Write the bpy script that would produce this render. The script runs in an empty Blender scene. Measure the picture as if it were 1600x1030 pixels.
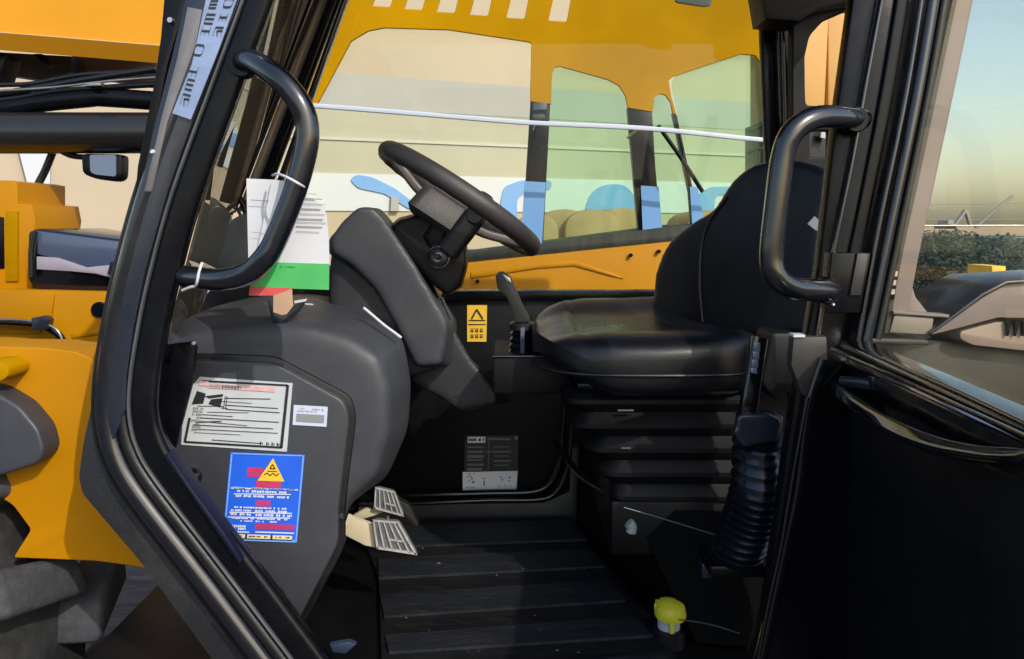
import bpy, bmesh, math, random
from mathutils import Vector, Matrix
random.seed(7)
S = bpy.context.scene
COL = S.collection
F = 1255.0; EYE = 1.75; HZ = 350.0
# ------------------------------------------------------------ camera
cam = bpy.data.cameras.new("camera"); camo = bpy.data.objects.new("camera", cam); COL.objects.link(camo)
camo.location = (0, 0, EYE); camo.rotation_euler = (math.radians(90), 0, 0)
cam.sensor_width = 36; cam.lens = 36 * F / 1600; cam.shift_y = -(515 - HZ) / 1600
cam.clip_start = 0.02; cam.clip_end = 2000
S.camera = camo
# ------------------------------------------------------------ world, sun, exposure
SUN_EL, SUN_AZ = 36, 146         # azimuth (compass, y axis = north): the direction the light comes from
W = bpy.data.worlds.new("World"); S.world = W; W.use_nodes = True
wn = W.node_tree.nodes; wl = W.node_tree.links
sky = wn.new('ShaderNodeTexSky'); sky.sky_type = 'NISHITA'; sky.sun_disc = False
sky.sun_elevation = math.radians(SUN_EL); sky.sun_rotation = math.radians(SUN_AZ)
sky.dust_density = 2.2; sky.air_density = 1.2; sky.ozone_density = 1.5
wn['Background'].inputs[1].default_value = 0.15
wl.new(sky.outputs[0], wn['Background'].inputs[0])
sl = bpy.data.lights.new("sun", 'SUN'); sl.energy = 2.1; sl.angle = math.radians(0.6); sl.color = (1, .92, .80)
so = bpy.data.objects.new("sun", sl); COL.objects.link(so)
az = math.radians(SUN_AZ); el = math.radians(SUN_EL)
tosun = Vector((math.sin(az) * math.cos(el), math.cos(az) * math.cos(el), math.sin(el)))
so.rotation_euler = tosun.to_track_quat('Z', 'Y').to_euler(); so.location = tosun * 30
S.view_settings.view_transform = 'Standard'; S.view_settings.look = 'None'
S.view_settings.exposure = 0.6; S.view_settings.gamma = 1
S.render.engine = 'CYCLES'

# ------------------------------------------------------------ helpers
def P(x, y, D):
    """point on the view ray of photograph pixel (x, y) at distance D"""
    return Vector(((x - 800) * D / F, D, EYE - (y - HZ) * D / F))
def Pp(x, y, p0, n):
    """view ray of pixel (x, y) met with a plane"""
    d = P(x, y, 1.0) - Vector((0, 0, EYE)); o = Vector((0, 0, EYE))
    t = (Vector(p0) - o).dot(Vector(n)) / d.dot(Vector(n))
    return o + d * t
def mat(name, col, rough=.5, metal=0, bump=0, bscale=60, var=0, vscale=6, coat=0, spec=.5, dust=0, stretch=None, col2=None, sss=0):
    m = bpy.data.materials.new(name); m.use_nodes = True
    nt = m.node_tree; N = nt.nodes; L = nt.links; b = N['Principled BSDF']
    b.inputs['Base Color'].default_value = (*col, 1); b.inputs['Roughness'].default_value = rough
    b.inputs['Metallic'].default_value = metal; b.inputs['Coat Weight'].default_value = coat
    b.inputs['Coat Roughness'].default_value = .08
    b.inputs['Specular IOR Level'].default_value = spec
    tc = N.new('ShaderNodeTexCoord'); mp = N.new('ShaderNodeMapping'); L.new(tc.outputs['Object'], mp.inputs[0])
    if stretch: mp.inputs['Scale'].default_value = stretch
    def noise(sc, det=6, r=.6):
        n = N.new('ShaderNodeTexNoise'); n.inputs['Scale'].default_value = sc
        n.inputs['Detail'].default_value = det; n.inputs['Roughness'].default_value = r
        L.new(mp.outputs[0], n.inputs['Vector']); return n
    base = None
    if var or col2:
        n = noise(vscale); c2 = col2 or tuple(max(0, c * (1 - var)) for c in col)
        c1 = col if col2 else tuple(min(1, c * (1 + var)) for c in col)
        r = N.new('ShaderNodeValToRGB'); L.new(n.outputs['Fac'], r.inputs[0])
        r.color_ramp.elements[0].position = .35; r.color_ramp.elements[1].position = .65
        r.color_ramp.elements[0].color = (*c2, 1); r.color_ramp.elements[1].color = (*c1, 1)
        base = r.outputs[0]
    if dust:
        n = noise(vscale * 5.3, 10, .75); r = N.new('ShaderNodeValToRGB'); L.new(n.outputs['Fac'], r.inputs[0])
        r.color_ramp.elements[0].position = .48; r.color_ramp.elements[1].position = .78
        r.color_ramp.elements[0].color = (0, 0, 0, 1); r.color_ramp.elements[1].color = (dust,) * 3 + (1,)
        mx = N.new('ShaderNodeMix'); mx.data_type = 'RGBA'; L.new(r.outputs[0], mx.inputs[0])
        if base: L.new(base, mx.inputs[6])
        else: mx.inputs[6].default_value = (*col, 1)
        mx.inputs[7].default_value = (.34, .31, .27, 1); base = mx.outputs[2]
    if base: L.new(base, b.inputs['Base Color'])
    if dust or var:
        n = noise(vscale * 2.1, 8); r = N.new('ShaderNodeMapRange'); L.new(n.outputs['Fac'], r.inputs[0])
        r.inputs[1].default_value = .3; r.inputs[2].default_value = .7
        r.inputs[3].default_value = max(.03, rough - .08); r.inputs[4].default_value = min(1, rough + .12)
        L.new(r.outputs[0], b.inputs['Roughness'])
    if bump:
        n = noise(bscale, 6, .6); bp = N.new('ShaderNodeBump'); bp.inputs['Strength'].default_value = bump
        bp.inputs['Distance'].default_value = .004; L.new(n.outputs['Fac'], bp.inputs['Height']); L.new(bp.outputs[0], b.inputs['Normal'])
    return m
def glassmat(name, tint, refl=1.0, rough=.01, film=0.0, filmcol=(.8, .8, .8)):
    m = bpy.data.materials.new(name); m.use_nodes = True; nt = m.node_tree; N = nt.nodes; L = nt.links
    N.remove(N['Principled BSDF']); out = N['Material Output']
    tr = N.new('ShaderNodeBsdfTransparent'); tr.inputs[0].default_value = (*tint, 1)
    gl = N.new('ShaderNodeBsdfGlossy'); gl.inputs['Roughness'].default_value = rough
    fr = N.new('ShaderNodeFresnel'); fr.inputs[0].default_value = 1.5
    mt = N.new('ShaderNodeMath'); mt.operation = 'MULTIPLY'; mt.inputs[1].default_value = refl; L.new(fr.outputs[0], mt.inputs[0])
    mx = N.new('ShaderNodeMixShader'); L.new(mt.outputs[0], mx.inputs[0]); L.new(tr.outputs[0], mx.inputs[1]); L.new(gl.outputs[0], mx.inputs[2])
    last = mx
    if film:
        df = N.new('ShaderNodeBsdfDiffuse'); df.inputs[0].default_value = (*filmcol, 1)
        tc = N.new('ShaderNodeTexCoord'); n = N.new('ShaderNodeTexNoise'); n.inputs['Scale'].default_value = 3; n.inputs['Detail'].default_value = 8
        L.new(tc.outputs['Object'], n.inputs['Vector'])
        r = N.new('ShaderNodeMapRange'); L.new(n.outputs['Fac'], r.inputs[0]); r.inputs[3].default_value = film * .5; r.inputs[4].default_value = film * 1.4
        m2 = N.new('ShaderNodeMixShader'); L.new(r.outputs[0], m2.inputs[0]); L.new(mx.outputs[0], m2.inputs[1]); L.new(df.outputs[0], m2.inputs[2]); last = m2
    L.new(last.outputs[0], out.inputs[0]); return m

def link(name, bm, m, parent=None, smooth=True, ang=35, label=None):
    bmesh.ops.recalc_face_normals(bm, faces=bm.faces[:])
    me = bpy.data.meshes.new(name); bm.to_mesh(me); bm.free()
    me.materials.append(m)
    if smooth:
        me.polygons.foreach_set('use_smooth', [True] * len(me.polygons))
        me.set_sharp_from_angle(angle=math.radians(ang))
    o = bpy.data.objects.new(name, me); COL.objects.link(o); o.parent = parent
    if label: o['label'] = label
    return o
def remeshed(o, vox=.008, it=12, fac=.5, ang=60):
    md = o.modifiers.new('r', 'REMESH'); md.mode = 'VOXEL'; md.voxel_size = vox; md.use_smooth_shade = True
    s = o.modifiers.new('s', 'SMOOTH'); s.iterations = it; s.factor = fac
    dg = bpy.context.evaluated_depsgraph_get(); dg.update()
    me = bpy.data.meshes.new_from_object(o.evaluated_get(dg)); o.modifiers.clear()
    mm = o.data.materials[0]; o.data = me
    if not me.materials: me.materials.append(mm)
    me.polygons.foreach_set('use_smooth', [True] * len(me.polygons)); return o
def empty(name, loc=(0, 0, 0), parent=None):
    o = bpy.data.objects.new(name, None); COL.objects.link(o)
    if parent is None: o.location = loc
    else: o.parent = parent
    o.empty_display_size = .1; return o
def tag(o, label=None, cat=None, group=None, kind=None):
    if label: o['label'] = label
    if cat: o['category'] = cat
    if group: o['group'] = group
    if kind: o['kind'] = kind
    return o
def cr(pts, n=6, closed=False):
    """Catmull-Rom through points (any dimension)"""
    pts = [Vector(p) for p in pts]; out = []; L_ = len(pts)
    rng = L_ if closed else L_ - 1
    for i in range(rng):
        p1 = pts[i]; p2 = pts[(i + 1) % L_]
        p0 = pts[i - 1] if (closed or i > 0) else p1
        p3 = pts[(i + 2) % L_] if (closed or i + 2 < L_) else p2
        for k in range(n):
            t = k / n
            out.append(.5 * ((2 * p1) + (p2 - p0) * t + (2 * p0 - 5 * p1 + 4 * p2 - p3) * t * t + (3 * p1 - p0 - 3 * p2 + p3) * t ** 3))
    if not closed: out.append(pts[-1])
    return out
def rnd(pts, r=10, n=4, closed=True):
    """round the corners of a pixel polygon"""
    pts = [Vector(p) for p in pts]; out = []; L_ = len(pts)
    for i in range(L_):
        p = pts[i]; a = pts[i - 1]; b = pts[(i + 1) % L_]
        if not closed and i in (0, L_ - 1): out.append(p); continue
        da = min(r, (a - p).length * .48); db = min(r, (b - p).length * .48)
        A = p + (a - p).normalized() * da; B = p + (b - p).normalized() * db
        for k in range(n + 1):
            t = k / n; out.append(A * (1 - t) ** 2 + p * 2 * t * (1 - t) + B * t * t)
    return out
def offset(pts, d):
    pts = [Vector(p) for p in pts]; out = []
    for i, p in enumerate(pts):
        a = pts[max(i - 1, 0)]; b = pts[min(i + 1, len(pts) - 1)]; t = (b - a).normalized()
        out.append(p + Vector((t.y, -t.x)) * d)
    return out
def add_plate(bm, w3, vec, bev=0, seg=2):
    vs = [bm.verts.new(p) for p in w3]
    f = bm.faces.new(vs)
    ex = bmesh.ops.extrude_face_region(bm, geom=[f])
    nv = [g for g in ex['geom'] if isinstance(g, bmesh.types.BMVert)]
    bmesh.ops.translate(bm, verts=nv, vec=vec)
    if bev:
        es = [e for e in f.edges]
        bmesh.ops.bevel(bm, geom=es, offset=bev, segments=seg, profile=.5, affect='EDGES', clamp_overlap=True)
def plate(name, pts, D, th, m, parent=None, bev=.002, r=0, label=None, seg=2, smooth=True, D2=None):
    """pixel polygon at distance D, th metres thick (away from the camera)"""
    if r: pts = rnd(pts, r)
    bm = bmesh.new(); add_plate(bm, [P(p[0], p[1], D) for p in pts], (0, th, 0), bev, seg)
    return link(name, bm, m, parent, smooth, label=label)
def add_loft(bm, secs):
    rows = [[bm.verts.new(p) for p in s] for s in secs]
    n = len(rows[0])
    for a, b in zip(rows, rows[1:]):
        for i in range(n): bm.faces.new((a[i], a[(i + 1) % n], b[(i + 1) % n], b[i]))
    bm.faces.new(rows[0]); bm.faces.new(rows[-1][::-1])
def loft(name, secs, m, parent=None, rem=None, label=None):
    bm = bmesh.new(); add_loft(bm, secs)
    o = link(name, bm, m, parent, label=label)
    if rem: remeshed(o, *rem)
    return o
def secpx(pts, D, Dref=None):
    """section from pixels: measured at Dref, placed at D (straight extrusion) """
    Dref = Dref or D
    return [Vector((P(x, y, Dref).x, D, P(x, y, Dref).z)) for x, y in pts]
def rr(w, h, r, n=4):
    out = []
    for cx, cy, a0 in ((w / 2 - r, h / 2 - r, 0), (-w / 2 + r, h / 2 - r, 90), (-w / 2 + r, -h / 2 + r, 180), (w / 2 - r, -h / 2 + r, 270)):
        for k in range(n + 1):
            a = math.radians(a0 + 90 * k / n); out.append((cx + r * math.cos(a), cy + r * math.sin(a)))
    return out
def circ(r, n=14): return [(r * math.cos(2 * math.pi * k / n), r * math.sin(2 * math.pi * k / n)) for k in range(n)]
def add_sweep(bm, path, prof, up=(0, 1, 0), caps=True, scale=None, closed=False):
    path = [Vector(p) for p in path]; up = Vector(up).normalized(); rows = []; n = len(path)
    for i, p in enumerate(path):
        if closed: t = path[(i + 1) % n] - path[i - 1]
        else: t = path[min(i + 1, n - 1)] - path[max(i - 1, 0)]
        t.normalize(); side = t.cross(up)
        if side.length < 1e-3: side = t.cross(Vector((1, 0, 0)))
        side.normalize(); u2 = side.cross(t); s = scale[i] if scale else 1
        rows.append([bm.verts.new(p + side * a * s + u2 * b * s) for a, b in prof])
    m = len(prof); R = rows + ([rows[0]] if closed else [])
    for a, b in zip(R, R[1:]):
        for i in range(m): bm.faces.new((a[i], a[(i + 1) % m], b[(i + 1) % m], b[i]))
    if caps and not closed: bm.faces.new(rows[0]); bm.faces.new(rows[-1][::-1])
def sweep(name, path, prof, m, parent=None, up=(0, 1, 0), label=None, scale=None, closed=False):
    bm = bmesh.new(); add_sweep(bm, path, prof, up, True, scale, closed); return link(name, bm, m, parent, label=label)
def tubepx(name, pts, D, r, m, parent=None, n=6, label=None, Ds=None, sm=True):
    """tube through pixels; D one distance or Ds one per point"""
    w = [P(p[0], p[1], (Ds[i] if Ds else D)) for i, p in enumerate(pts)]
    if sm: w = cr(w, n)
    return sweep(name, w, circ(r), m, parent, label=label)
def add_box(bm, lo, hi, bev=0):
    c = (Vector(lo) + Vector(hi)) / 2; s = Vector(hi) - Vector(lo)
    r = bmesh.ops.create_cube(bm, size=1, matrix=Matrix.Translation(c) @ Matrix.Diagonal((*s, 1)))
    if bev:
        es = list({e for v in r['verts'] for e in v.link_edges})
        bmesh.ops.bevel(bm, geom=es, offset=bev, segments=2, profile=.5, affect='EDGES')
def box(name, lo, hi, m, parent=None, bev=.004, label=None):
    bm = bmesh.new(); add_box(bm, lo, hi, bev); return link(name, bm, m, parent, label=label)
def add_lathe(bm, c, axis, prof, n=24):
    """prof: (distance along axis, radius)"""
    axis = Vector(axis).normalized(); a = axis.orthogonal().normalized(); b = axis.cross(a); c = Vector(c); rows = []
    for h, r in prof:
        rows.append([bm.verts.new(c + axis * h + (a * math.cos(2 * math.pi * k / n) + b * math.sin(2 * math.pi * k / n)) * max(r, 1e-4)) for k in range(n)])
    for A, B in zip(rows, rows[1:]):
        for i in range(n): bm.faces.new((A[i], A[(i + 1) % n], B[(i + 1) % n], B[i]))
    bm.faces.new(rows[0]); bm.faces.new(rows[-1][::-1])
def lathe(name, c, axis, prof, m, parent=None, n=24, label=None):
    bm = bmesh.new(); add_lathe(bm, c, axis, prof, n); return link(name, bm, m, parent, label=label)
def marks(name, quad, D, items, m, parent, lift=.0012, plane=None, label=None):
    """flat ink shapes on a sticker. quad = pixel corners TL TR BR BL; items = polygons in u,v 0..1"""
    bm = bmesh.new()
    for it in items:
        if len(it) == 4 and not isinstance(it[0], (tuple, list)):
            u0, v0, u1, v1 = it; it = [(u0, v0), (u1, v0), (u1, v1), (u0, v1)]
        vs = []
        for u, v in it:
            x = (quad[0][0] * (1 - u) + quad[1][0] * u) * (1 - v) + (quad[3][0] * (1 - u) + quad[2][0] * u) * v
            y = (quad[0][1] * (1 - u) + quad[1][1] * u) * (1 - v) + (quad[3][1] * (1 - u) + quad[2][1] * u) * v
            q = P(x, y, D - lift); vs.append(bm.verts.new(q))
        bm.faces.new(vs)
    return link(name, bm, m, parent, smooth=False, label=label)
def stroke(a, b, w):
    a = Vector(a); b = Vector(b); t = (b - a).normalized(); n = Vector((-t.y, t.x)) * w / 2
    return [tuple(a - n), tuple(b - n), tuple(b + n), tuple(a + n)]
def polyline(pts, w): return [stroke(a, b, w) for a, b in zip(pts, pts[1:])]
def textrow(u0, u1, v, h, dens=1.0, gap=.25):
    """a row of short ink ticks that reads as small print"""
    out = []; u = u0
    while u < u1:
        w = random.uniform(.008, .022) / dens
        if random.random() > gap: out.append((u, v - h * random.uniform(.3, .5), min(u + w, u1), v + h * random.uniform(.3, .5)))
        u += w * 1.35
    return out

# ------------------------------------------------------------ materials
BLK = mat('black_paint', (.0026, .0032, .0052), .24, var=.25, vscale=5, spec=.22, bump=.03, bscale=90, dust=.012)
BLKG = mat('black_gloss_paint', (.0035, .0038, .006), .13, var=.2, vscale=7, coat=.3, dust=.008)
BLKP = mat('black_interior_plastic', (.0035, .004, .0052), .42, var=.3, vscale=4, bump=.1, bscale=260, dust=.01, spec=.25)
DARKST = mat('satin_blue_black_paint', (.012, .016, .028), .26, var=.2, vscale=4, coat=.3, dust=.02)
RUB = mat('black_rubber', (.006, .0065, .008), .38, var=.3, vscale=8, bump=.12, bscale=160, dust=.02)
GREYP = mat('grey_moulded_plastic', (.037, .041, .051), .46, var=.10, vscale=3, bump=.12, bscale=420, dust=.05, spec=.4)
GREYD = mat('dark_grey_moulded_plastic', (.020, .023, .029), .46, var=.12, vscale=3, bump=.12, bscale=420, dust=.06, spec=.4)
SKIRT = mat('grey_skirt_plastic', (.014, .0155, .019), .5, var=.10, vscale=3, bump=.3, bscale=380, dust=.06)
LEATH = mat('black_vinyl', (.004, .0052, .0085), .30, var=.2, vscale=5, bump=.10, bscale=330, dust=.012, spec=.45)
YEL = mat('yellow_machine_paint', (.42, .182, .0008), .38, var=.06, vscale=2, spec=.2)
YELB = mat('bright_orange_yellow_paint', (.60, .265, .012), .42, var=.04, vscale=2, spec=.25)  # brighter and more orange than the other yellows, for the boom
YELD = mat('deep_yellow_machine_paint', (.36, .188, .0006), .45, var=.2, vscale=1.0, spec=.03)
BOXB = mat('pedestal_black', (.0035, .0037, .0045), .55, spec=.25, var=.2)
ORG = mat('orange_painted_sheet', (.72, .33, .07), .5, var=.06, vscale=2)
MAT_ = mat('floor_mat_rubber', (.0035, .0045, .0075), .5, var=.3, vscale=5, spec=.35, bump=.6, bscale=60, dust=.07, stretch=(1, 6, 1))
METAL = mat('worn_bright_metal', (.5, .49, .47), .35, metal=1, var=.2, vscale=20)
CHROMEB = mat('satin_black_tube', (.004, .005, .009), .24, coat=.9, var=.2, vscale=10, dust=.012)
SILV = mat('silver_trim', (.36, .35, .34), .28, metal=.9, var=.2, vscale=8)
PAPER = mat('white_paper', (.54, .56, .60), .6, var=.03, vscale=8, bump=.1, bscale=40)
GREEN = mat('green_print', (.06, .40, .11), .55, var=.10, vscale=14)
RED = mat('red_print', (.55, .08, .08), .5, var=.15, vscale=20)
PINK = mat('faded_pink_print', (.62, .36, .38), .6, var=.12, vscale=40)
KRAFT = mat('brown_card', (.42, .27, .18), .7, var=.12, vscale=20)
INK = mat('black_ink', (.015, .016, .02), .5)
INKG = mat('grey_ink', (.22, .23, .25), .55)
INKW = mat('white_ink', (.62, .67, .80), .5)
BLUE = mat('blue_print', (.015, .11, .70), .42, var=.08, vscale=10)
BLUEL = mat('light_blue_print', (.16, .36, .85), .42)
MAG = mat('crimson_print', (.45, .04, .14), .45, var=.1, vscale=30)
STY = mat('sticker_yellow', (.80, .50, .04), .4, var=.04, vscale=30)
STW = mat('sticker_white', (.46, .50, .54), .4, var=.04, vscale=30)
CREAM = mat('cream_painted_steel', (.62, .56, .44), .4, var=.1, vscale=12, dust=.15)
PEDAL = mat('worn_grey_pedal_rubber', (.10, .11, .13), .55, var=.4, vscale=30, dust=.5)
PEDALL = mat('scuffed_pedal_ridge', (.42, .42, .46), .6, var=.25, vscale=50)
LILAC = mat('pale_lilac_grey_paint', (.20, .165, .175), .38, var=.08, vscale=3, coat=.2)
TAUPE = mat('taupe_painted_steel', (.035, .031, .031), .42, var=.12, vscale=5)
TYRE = mat('tyre_rubber', (.030, .034, .043), .7, var=.35, vscale=9, bump=.6, bscale=45, dust=.12)
TYRD = mat('tyre_carcass_rubber', (.016, .018, .021), .7, var=.35, vscale=9, bump=.4, bscale=45, dust=.08)
GLASS = glassmat('window_glass', (.985, .99, .96), .25)
GLASSF = glassmat('windscreen_reflection_glass', (.80, .80, .76), 1.0, film=.10, filmcol=(.45, .38, .25))  # beige film puts the pane's reflection into the glass colour
GLASSG = glassmat('green_tinted_glass', (.78, .93, .80), .3, film=.03, filmcol=(.40, .62, .45))
GLASSD = glassmat('door_glass', (.995, .985, .91), .08, film=.035, filmcol=(.45, .45, .36))
DARKGL = mat('dark_mirror_glass', (.02, .025, .035), .06, spec=.9)
CAPY = mat('yellow_cap_plastic', (.62, .58, .03), .4, var=.08, vscale=30)
FROST = mat('milky_plastic', (.42, .45, .52), .4, var=.05, vscale=30)
WHITE = mat('white_coat', (.50, .56, .70), .4)

# ------------------------------------------------------------ SETTING: ground
gm = mat('asphalt', (.052, .047, .050), .85, var=.35, vscale=1.2, bump=.9, bscale=22, dust=.3, stretch=(1, 5, 1))
bm = bmesh.new(); add_plate(bm, [(-400, -60, 0), (400, -60, 0), (400, 900, 0), (-400, 900, 0)], (0, 0, -.3)); g = link('ground', bm, gm, smooth=False); tag(g, kind='structure')
# worn pale patch of ground lines
# ------------------------------------------------------------ far warehouse
wallm = mat('beige_render', (.41, .345, .255), .8, var=.05, vscale=.5, bump=.1, bscale=5)
wallg = mat('grey_wall_cladding', (.33, .33, .32), .7, var=.06, vscale=.4)
walls = mat('sandy_wall_cladding', (.36, .345, .27), .7, var=.06, vscale=.4)
wallw = mat('white_wall_cladding', (.50, .53, .58), .6, var=.03, vscale=.5)
wallb = mat('blue_fascia', (.13, .30, .62), .5, var=.05, vscale=1)
tanm = mat('tan_tarpaulin', (.36, .22, .11), .7, var=.15, vscale=2, bump=.4, bscale=6)
wh = empty('warehouse', (0, 14, 0)); tag(wh, 'long beige and white clad warehouse with blue fascia shapes behind the machines', 'warehouse')
wh.location = (0, 0, 0)
A = Vector((-16, 9.0, 0)); B = Vector((7.9, 19.0, 0)); dirw = (B - A).normalized(); nrm = Vector((dirw.y, -dirw.x, 0))
def wpt(x, y):      # pixel on the warehouse front
    return Pp(x, y, A, nrm)
def wall_band(name, z0, z1, m, out=0, s0=0, s1=1):
    a = A.lerp(B, s0) + nrm * out; b = A.lerp(B, s1) + nrm * out; bm = bmesh.new()
    q = [a + Vector((0, 0, z0)), b + Vector((0, 0, z0)), b + Vector((0, 0, z1)), a + Vector((0, 0, z1))]
    add_plate(bm, q, -nrm * (.25 + out)); return link(name, bm, m, wh, smooth=False)
def z_at(x, y): return wpt(x, y).z
SL = (wpt(432, 300) - A).dot(dirw) / (B - A).length; SB0 = (wpt(330, 300) - A).dot(dirw) / (B - A).length
z1 = z_at(600, 283); z2 = z_at(600, 222); z3 = z_at(600, 172); z4 = z_at(600, 128)
wall_band('lower_wall', 0, z_at(600, 330), wallm)
wall_band('white_cladding', z_at(600, 330), z1 + .12, wallw, .03, SL)
wall_band('plain_wall', z_at(600, 330), z4 + .1, wallm, -.01, 0, SL)
wall_band('sandy_cladding', z1 + .12, z2, walls, 0, SB0)
wall_band('ledge', z2, z2 + .05, mat('pale_ledge', (.42, .42, .37), .6), .03, SB0)
wall_band('sand_cladding_upper', z2 + .05, z3, walls, 0, SB0)
wall_band('grey_cladding', z3, z4 + .1, wallg, .01, SB0)
wall_band('upper_wall', z4 + .1, z4 + 2.6, wallm)
bm = bmesh.new(); a = A + Vector((0, 0, z4 + 2.6)); b = B + Vector((0, 0, z4 + 2.6)); add_plate(bm, [a + nrm * .3, b + nrm * .3, b - nrm * 12, a - nrm * 12], (0, 0, .3)); link('roof', bm, wallg, wh, smooth=False)
def onwall(name, pts, m, out=.06, r=0):
    if r: pts = rnd(pts, r)
    bm = bmesh.new(); add_plate(bm, [wpt(*p) + nrm * out for p in pts], -nrm * (out - .005)); return link(name, bm, m, wh, smooth=False)
onwall('blue_emblem', [(546, 281), (556, 273), (580, 277), (615, 294), (652, 322), (640, 328), (600, 303), (558, 294)], wallb, r=6)
arch = [(790, 360), (780, 318), (786, 292), (812, 282), (860, 282), (860, 296), (824, 298), (806, 310), (806, 360)]
onwall('blue_arch', arch, wallb, r=8)
onwall('blue_dome', [(905, 360), (918, 305), (940, 288), (975, 288), (992, 310), (998, 360)], wallb, r=20)
onwall('blue_arch', [(1085, 360), (1088, 305), (1108, 292), (1180, 292), (1180, 302), (1116, 305), (1108, 360)], wallb, r=8)
for x in (60,): onwall('downpipe', [(30, 232), (80, 232), (78, 372), (66, 372)], wallw, .1)
for x0 in (640, 700, 756): onwall('window', [(x0, 335), (x0 + 26, 335), (x0 + 26, 352), (x0, 352)], wallg)
onwall('chimney_pipe', [(609, 308), (620, 308), (621, 330), (608, 330)], wallg, .12)
# scalloped row of tarpaulin covered stacks in front of the warehouse
tgroup = 'tarpaulin covered stacks beyond the far window'
xs = [(838, 334, 44), (882, 327, 54), (926, 327, 54), (974, 325, 62), (1118, 328, 56), (1166, 328, 56)]
pos = ['behind the steering wheel spinner', 'second from the steering wheel', 'in the middle of the row', 'nearest the dark pillar', 'just left of the seat top', 'directly behind the seat top']
for i, (x, y, w) in enumerate(xs):
    D = 8.8 + .11 * ((i * 3) % 5); c = P(x, y, D); hw = w * .80 * D / F; bm = bmesh.new(); secs = []
    for k in range(13):
        a = math.pi * k / 12; secs.append((c.x - hw * math.cos(a) * 1.0, c.z - .22 + .22 * math.sin(a) ** .8))
    pts = [Vector((c.x - hw, D, 0))] + [Vector((q[0], D, q[1])) for q in secs] + [Vector((c.x + hw, D, 0))]
    add_plate(bm, pts, (0, 1.2, 0), .03); o = link('tarpaulin_stack', bm, tanm)
    tag(o, 'rounded tan tarpaulin covered stack ' + pos[i], 'stack', tgroup)

# ------------------------------------------------------------ added machine standing in for reflections in the far window
nb = empty('reflection_machine', (0, 3.6, 0)); nb.location = (0, 0, 0)
tag(nb, 'added yellow machine shaped after the window reflections in the far side glass', 'loader')
ND = 3.4
def holed(name, outer, holes, D, th, m, parent, bev=.01):
    cu = bpy.data.curves.new(name, 'CURVE'); cu.dimensions = '2D'; cu.fill_mode = 'BOTH'; cu.extrude = th / 2; cu.bevel_depth = bev; cu.bevel_resolution = 2
    for pl in [outer] + holes:
        sp = cu.splines.new('POLY'); sp.points.add(len(pl) - 1); sp.use_cyclic_u = True
        for i, p in enumerate(pl):
            q = P(p[0], p[1], D); sp.points[i].co = (q.x, q.z, 0, 1)
    t = bpy.data.objects.new('t', cu); COL.objects.link(t); dg = bpy.context.evaluated_depsgraph_get(); dg.update()
    me = bpy.data.meshes.new_from_object(t.evaluated_get(dg)); bpy.data.objects.remove(t); bpy.data.curves.remove(cu)
    for v in me.vertices: x, z, d = v.co; v.co = (x, D - d + th / 2, z)
    me.name = name; me.materials.clear(); me.materials.append(m)
    o = bpy.data.objects.new(name, me); COL.objects.link(o); o.parent = parent; return o
w1 = rnd([(482, 180), (540, 62), (590, 43), (700, 46), (832, 66), (826, 345), (815, 420), (430, 420)], 22)
w2 = rnd([(864, 102), (958, 126), (976, 140), (990, 290), (1000, 420), (842, 420), (850, 240)], 16)
w3 = rnd([(1020, 170), (1024, 148), (1040, 148), (1052, 180), (1080, 300), (1082, 420), (1030, 420), (1018, 220)], 9)
w4 = rnd([(1046, 120), (1158, 84), (1188, 92), (1196, 160), (1215, 420), (1100, 420), (1085, 300)], 20)
slots = [rnd([(x, -20), (x + 28, -20), (x + 18, 12 + k * 4.6), (x - 12, 10 + k * 4.6)], 4) for k, x in enumerate((592, 642, 693, 745, 802, 868))]
# upper yellow shell of the added machine, its lower edge on the dark bars at y ~165
def cut(poly, ymax): return [Vector((p[0], min(p[1], ymax))) for p in poly]
outer = [(400, -260), (1500, -260), (1500, 176), (1080, 172), (985, 166), (900, 160), (835, 156), (600, 150), (400, 150)]
# top shell as plate with notches: outer contour walks round the openings
top = [(380, -160), (1240, -160), (1238, 178)]
top += [(1198, 177), (1196, 160), (1191, 100), (1180, 86), (1158, 84)] + [(1100, 103), (1052, 119), (1044, 126), (1048, 150), (1056, 178)]
top += [(1052, 178), (1048, 160), (1040, 148), (1030, 146), (1022, 152), (1019, 174)]
top += [(981, 168), (978, 150), (968, 134), (950, 124), (875, 103), (866, 105), (862, 115), (860, 162)]
top += [(829, 158), (831, 68), (826, 65), (700, 46), (600, 43), (575, 48), (548, 64), (502, 150), (480, 190), (330, 190), (330, -160)]
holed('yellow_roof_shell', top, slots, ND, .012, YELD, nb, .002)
for poly, col, nm in (([(829, 158), (860, 162), (846, 430), (812, 430)], BLK, 'dark_reflection_bar'), ([(981, 168), (1019, 174), (1024, 260), (1040, 430), (1004, 430)], BLK, 'dark_reflection_bar'),
                      ([(1052, 176), (1058, 180), (1112, 430), (1088, 430), (1078, 300)], BLK, 'dark_reflection_bar'), ([(1196, 176), (1240, 178), (1250, 430), (1208, 430)], BLK, 'dark_reflection_bar')):
    plate(nm, poly, ND + .003, .05, col, nb)  # dark bars between the reflected windows, built as pillars
for poly in ([(819.5, 283), (853, 285), (844, 430), (811, 430)], [(1001.5, 290), (1029, 292), (1041, 430), (1007, 430)], [(1078, 292), (1090, 292), (1116, 430), (1087, 430)]):
    plate('sky_reflection_band', poly, ND - .006, .004, wallb, nb, bev=0)  # blue of the reflected sky put on as flat coloured bands
bm = bmesh.new(); add_plate(bm, [P(p[0], p[1], ND + .05) for p in w2], (0, .006, 0)); link('window_glass', bm, GLASSG, nb, smooth=False)  # panes of the added machine, here and on the next three lines
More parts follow.
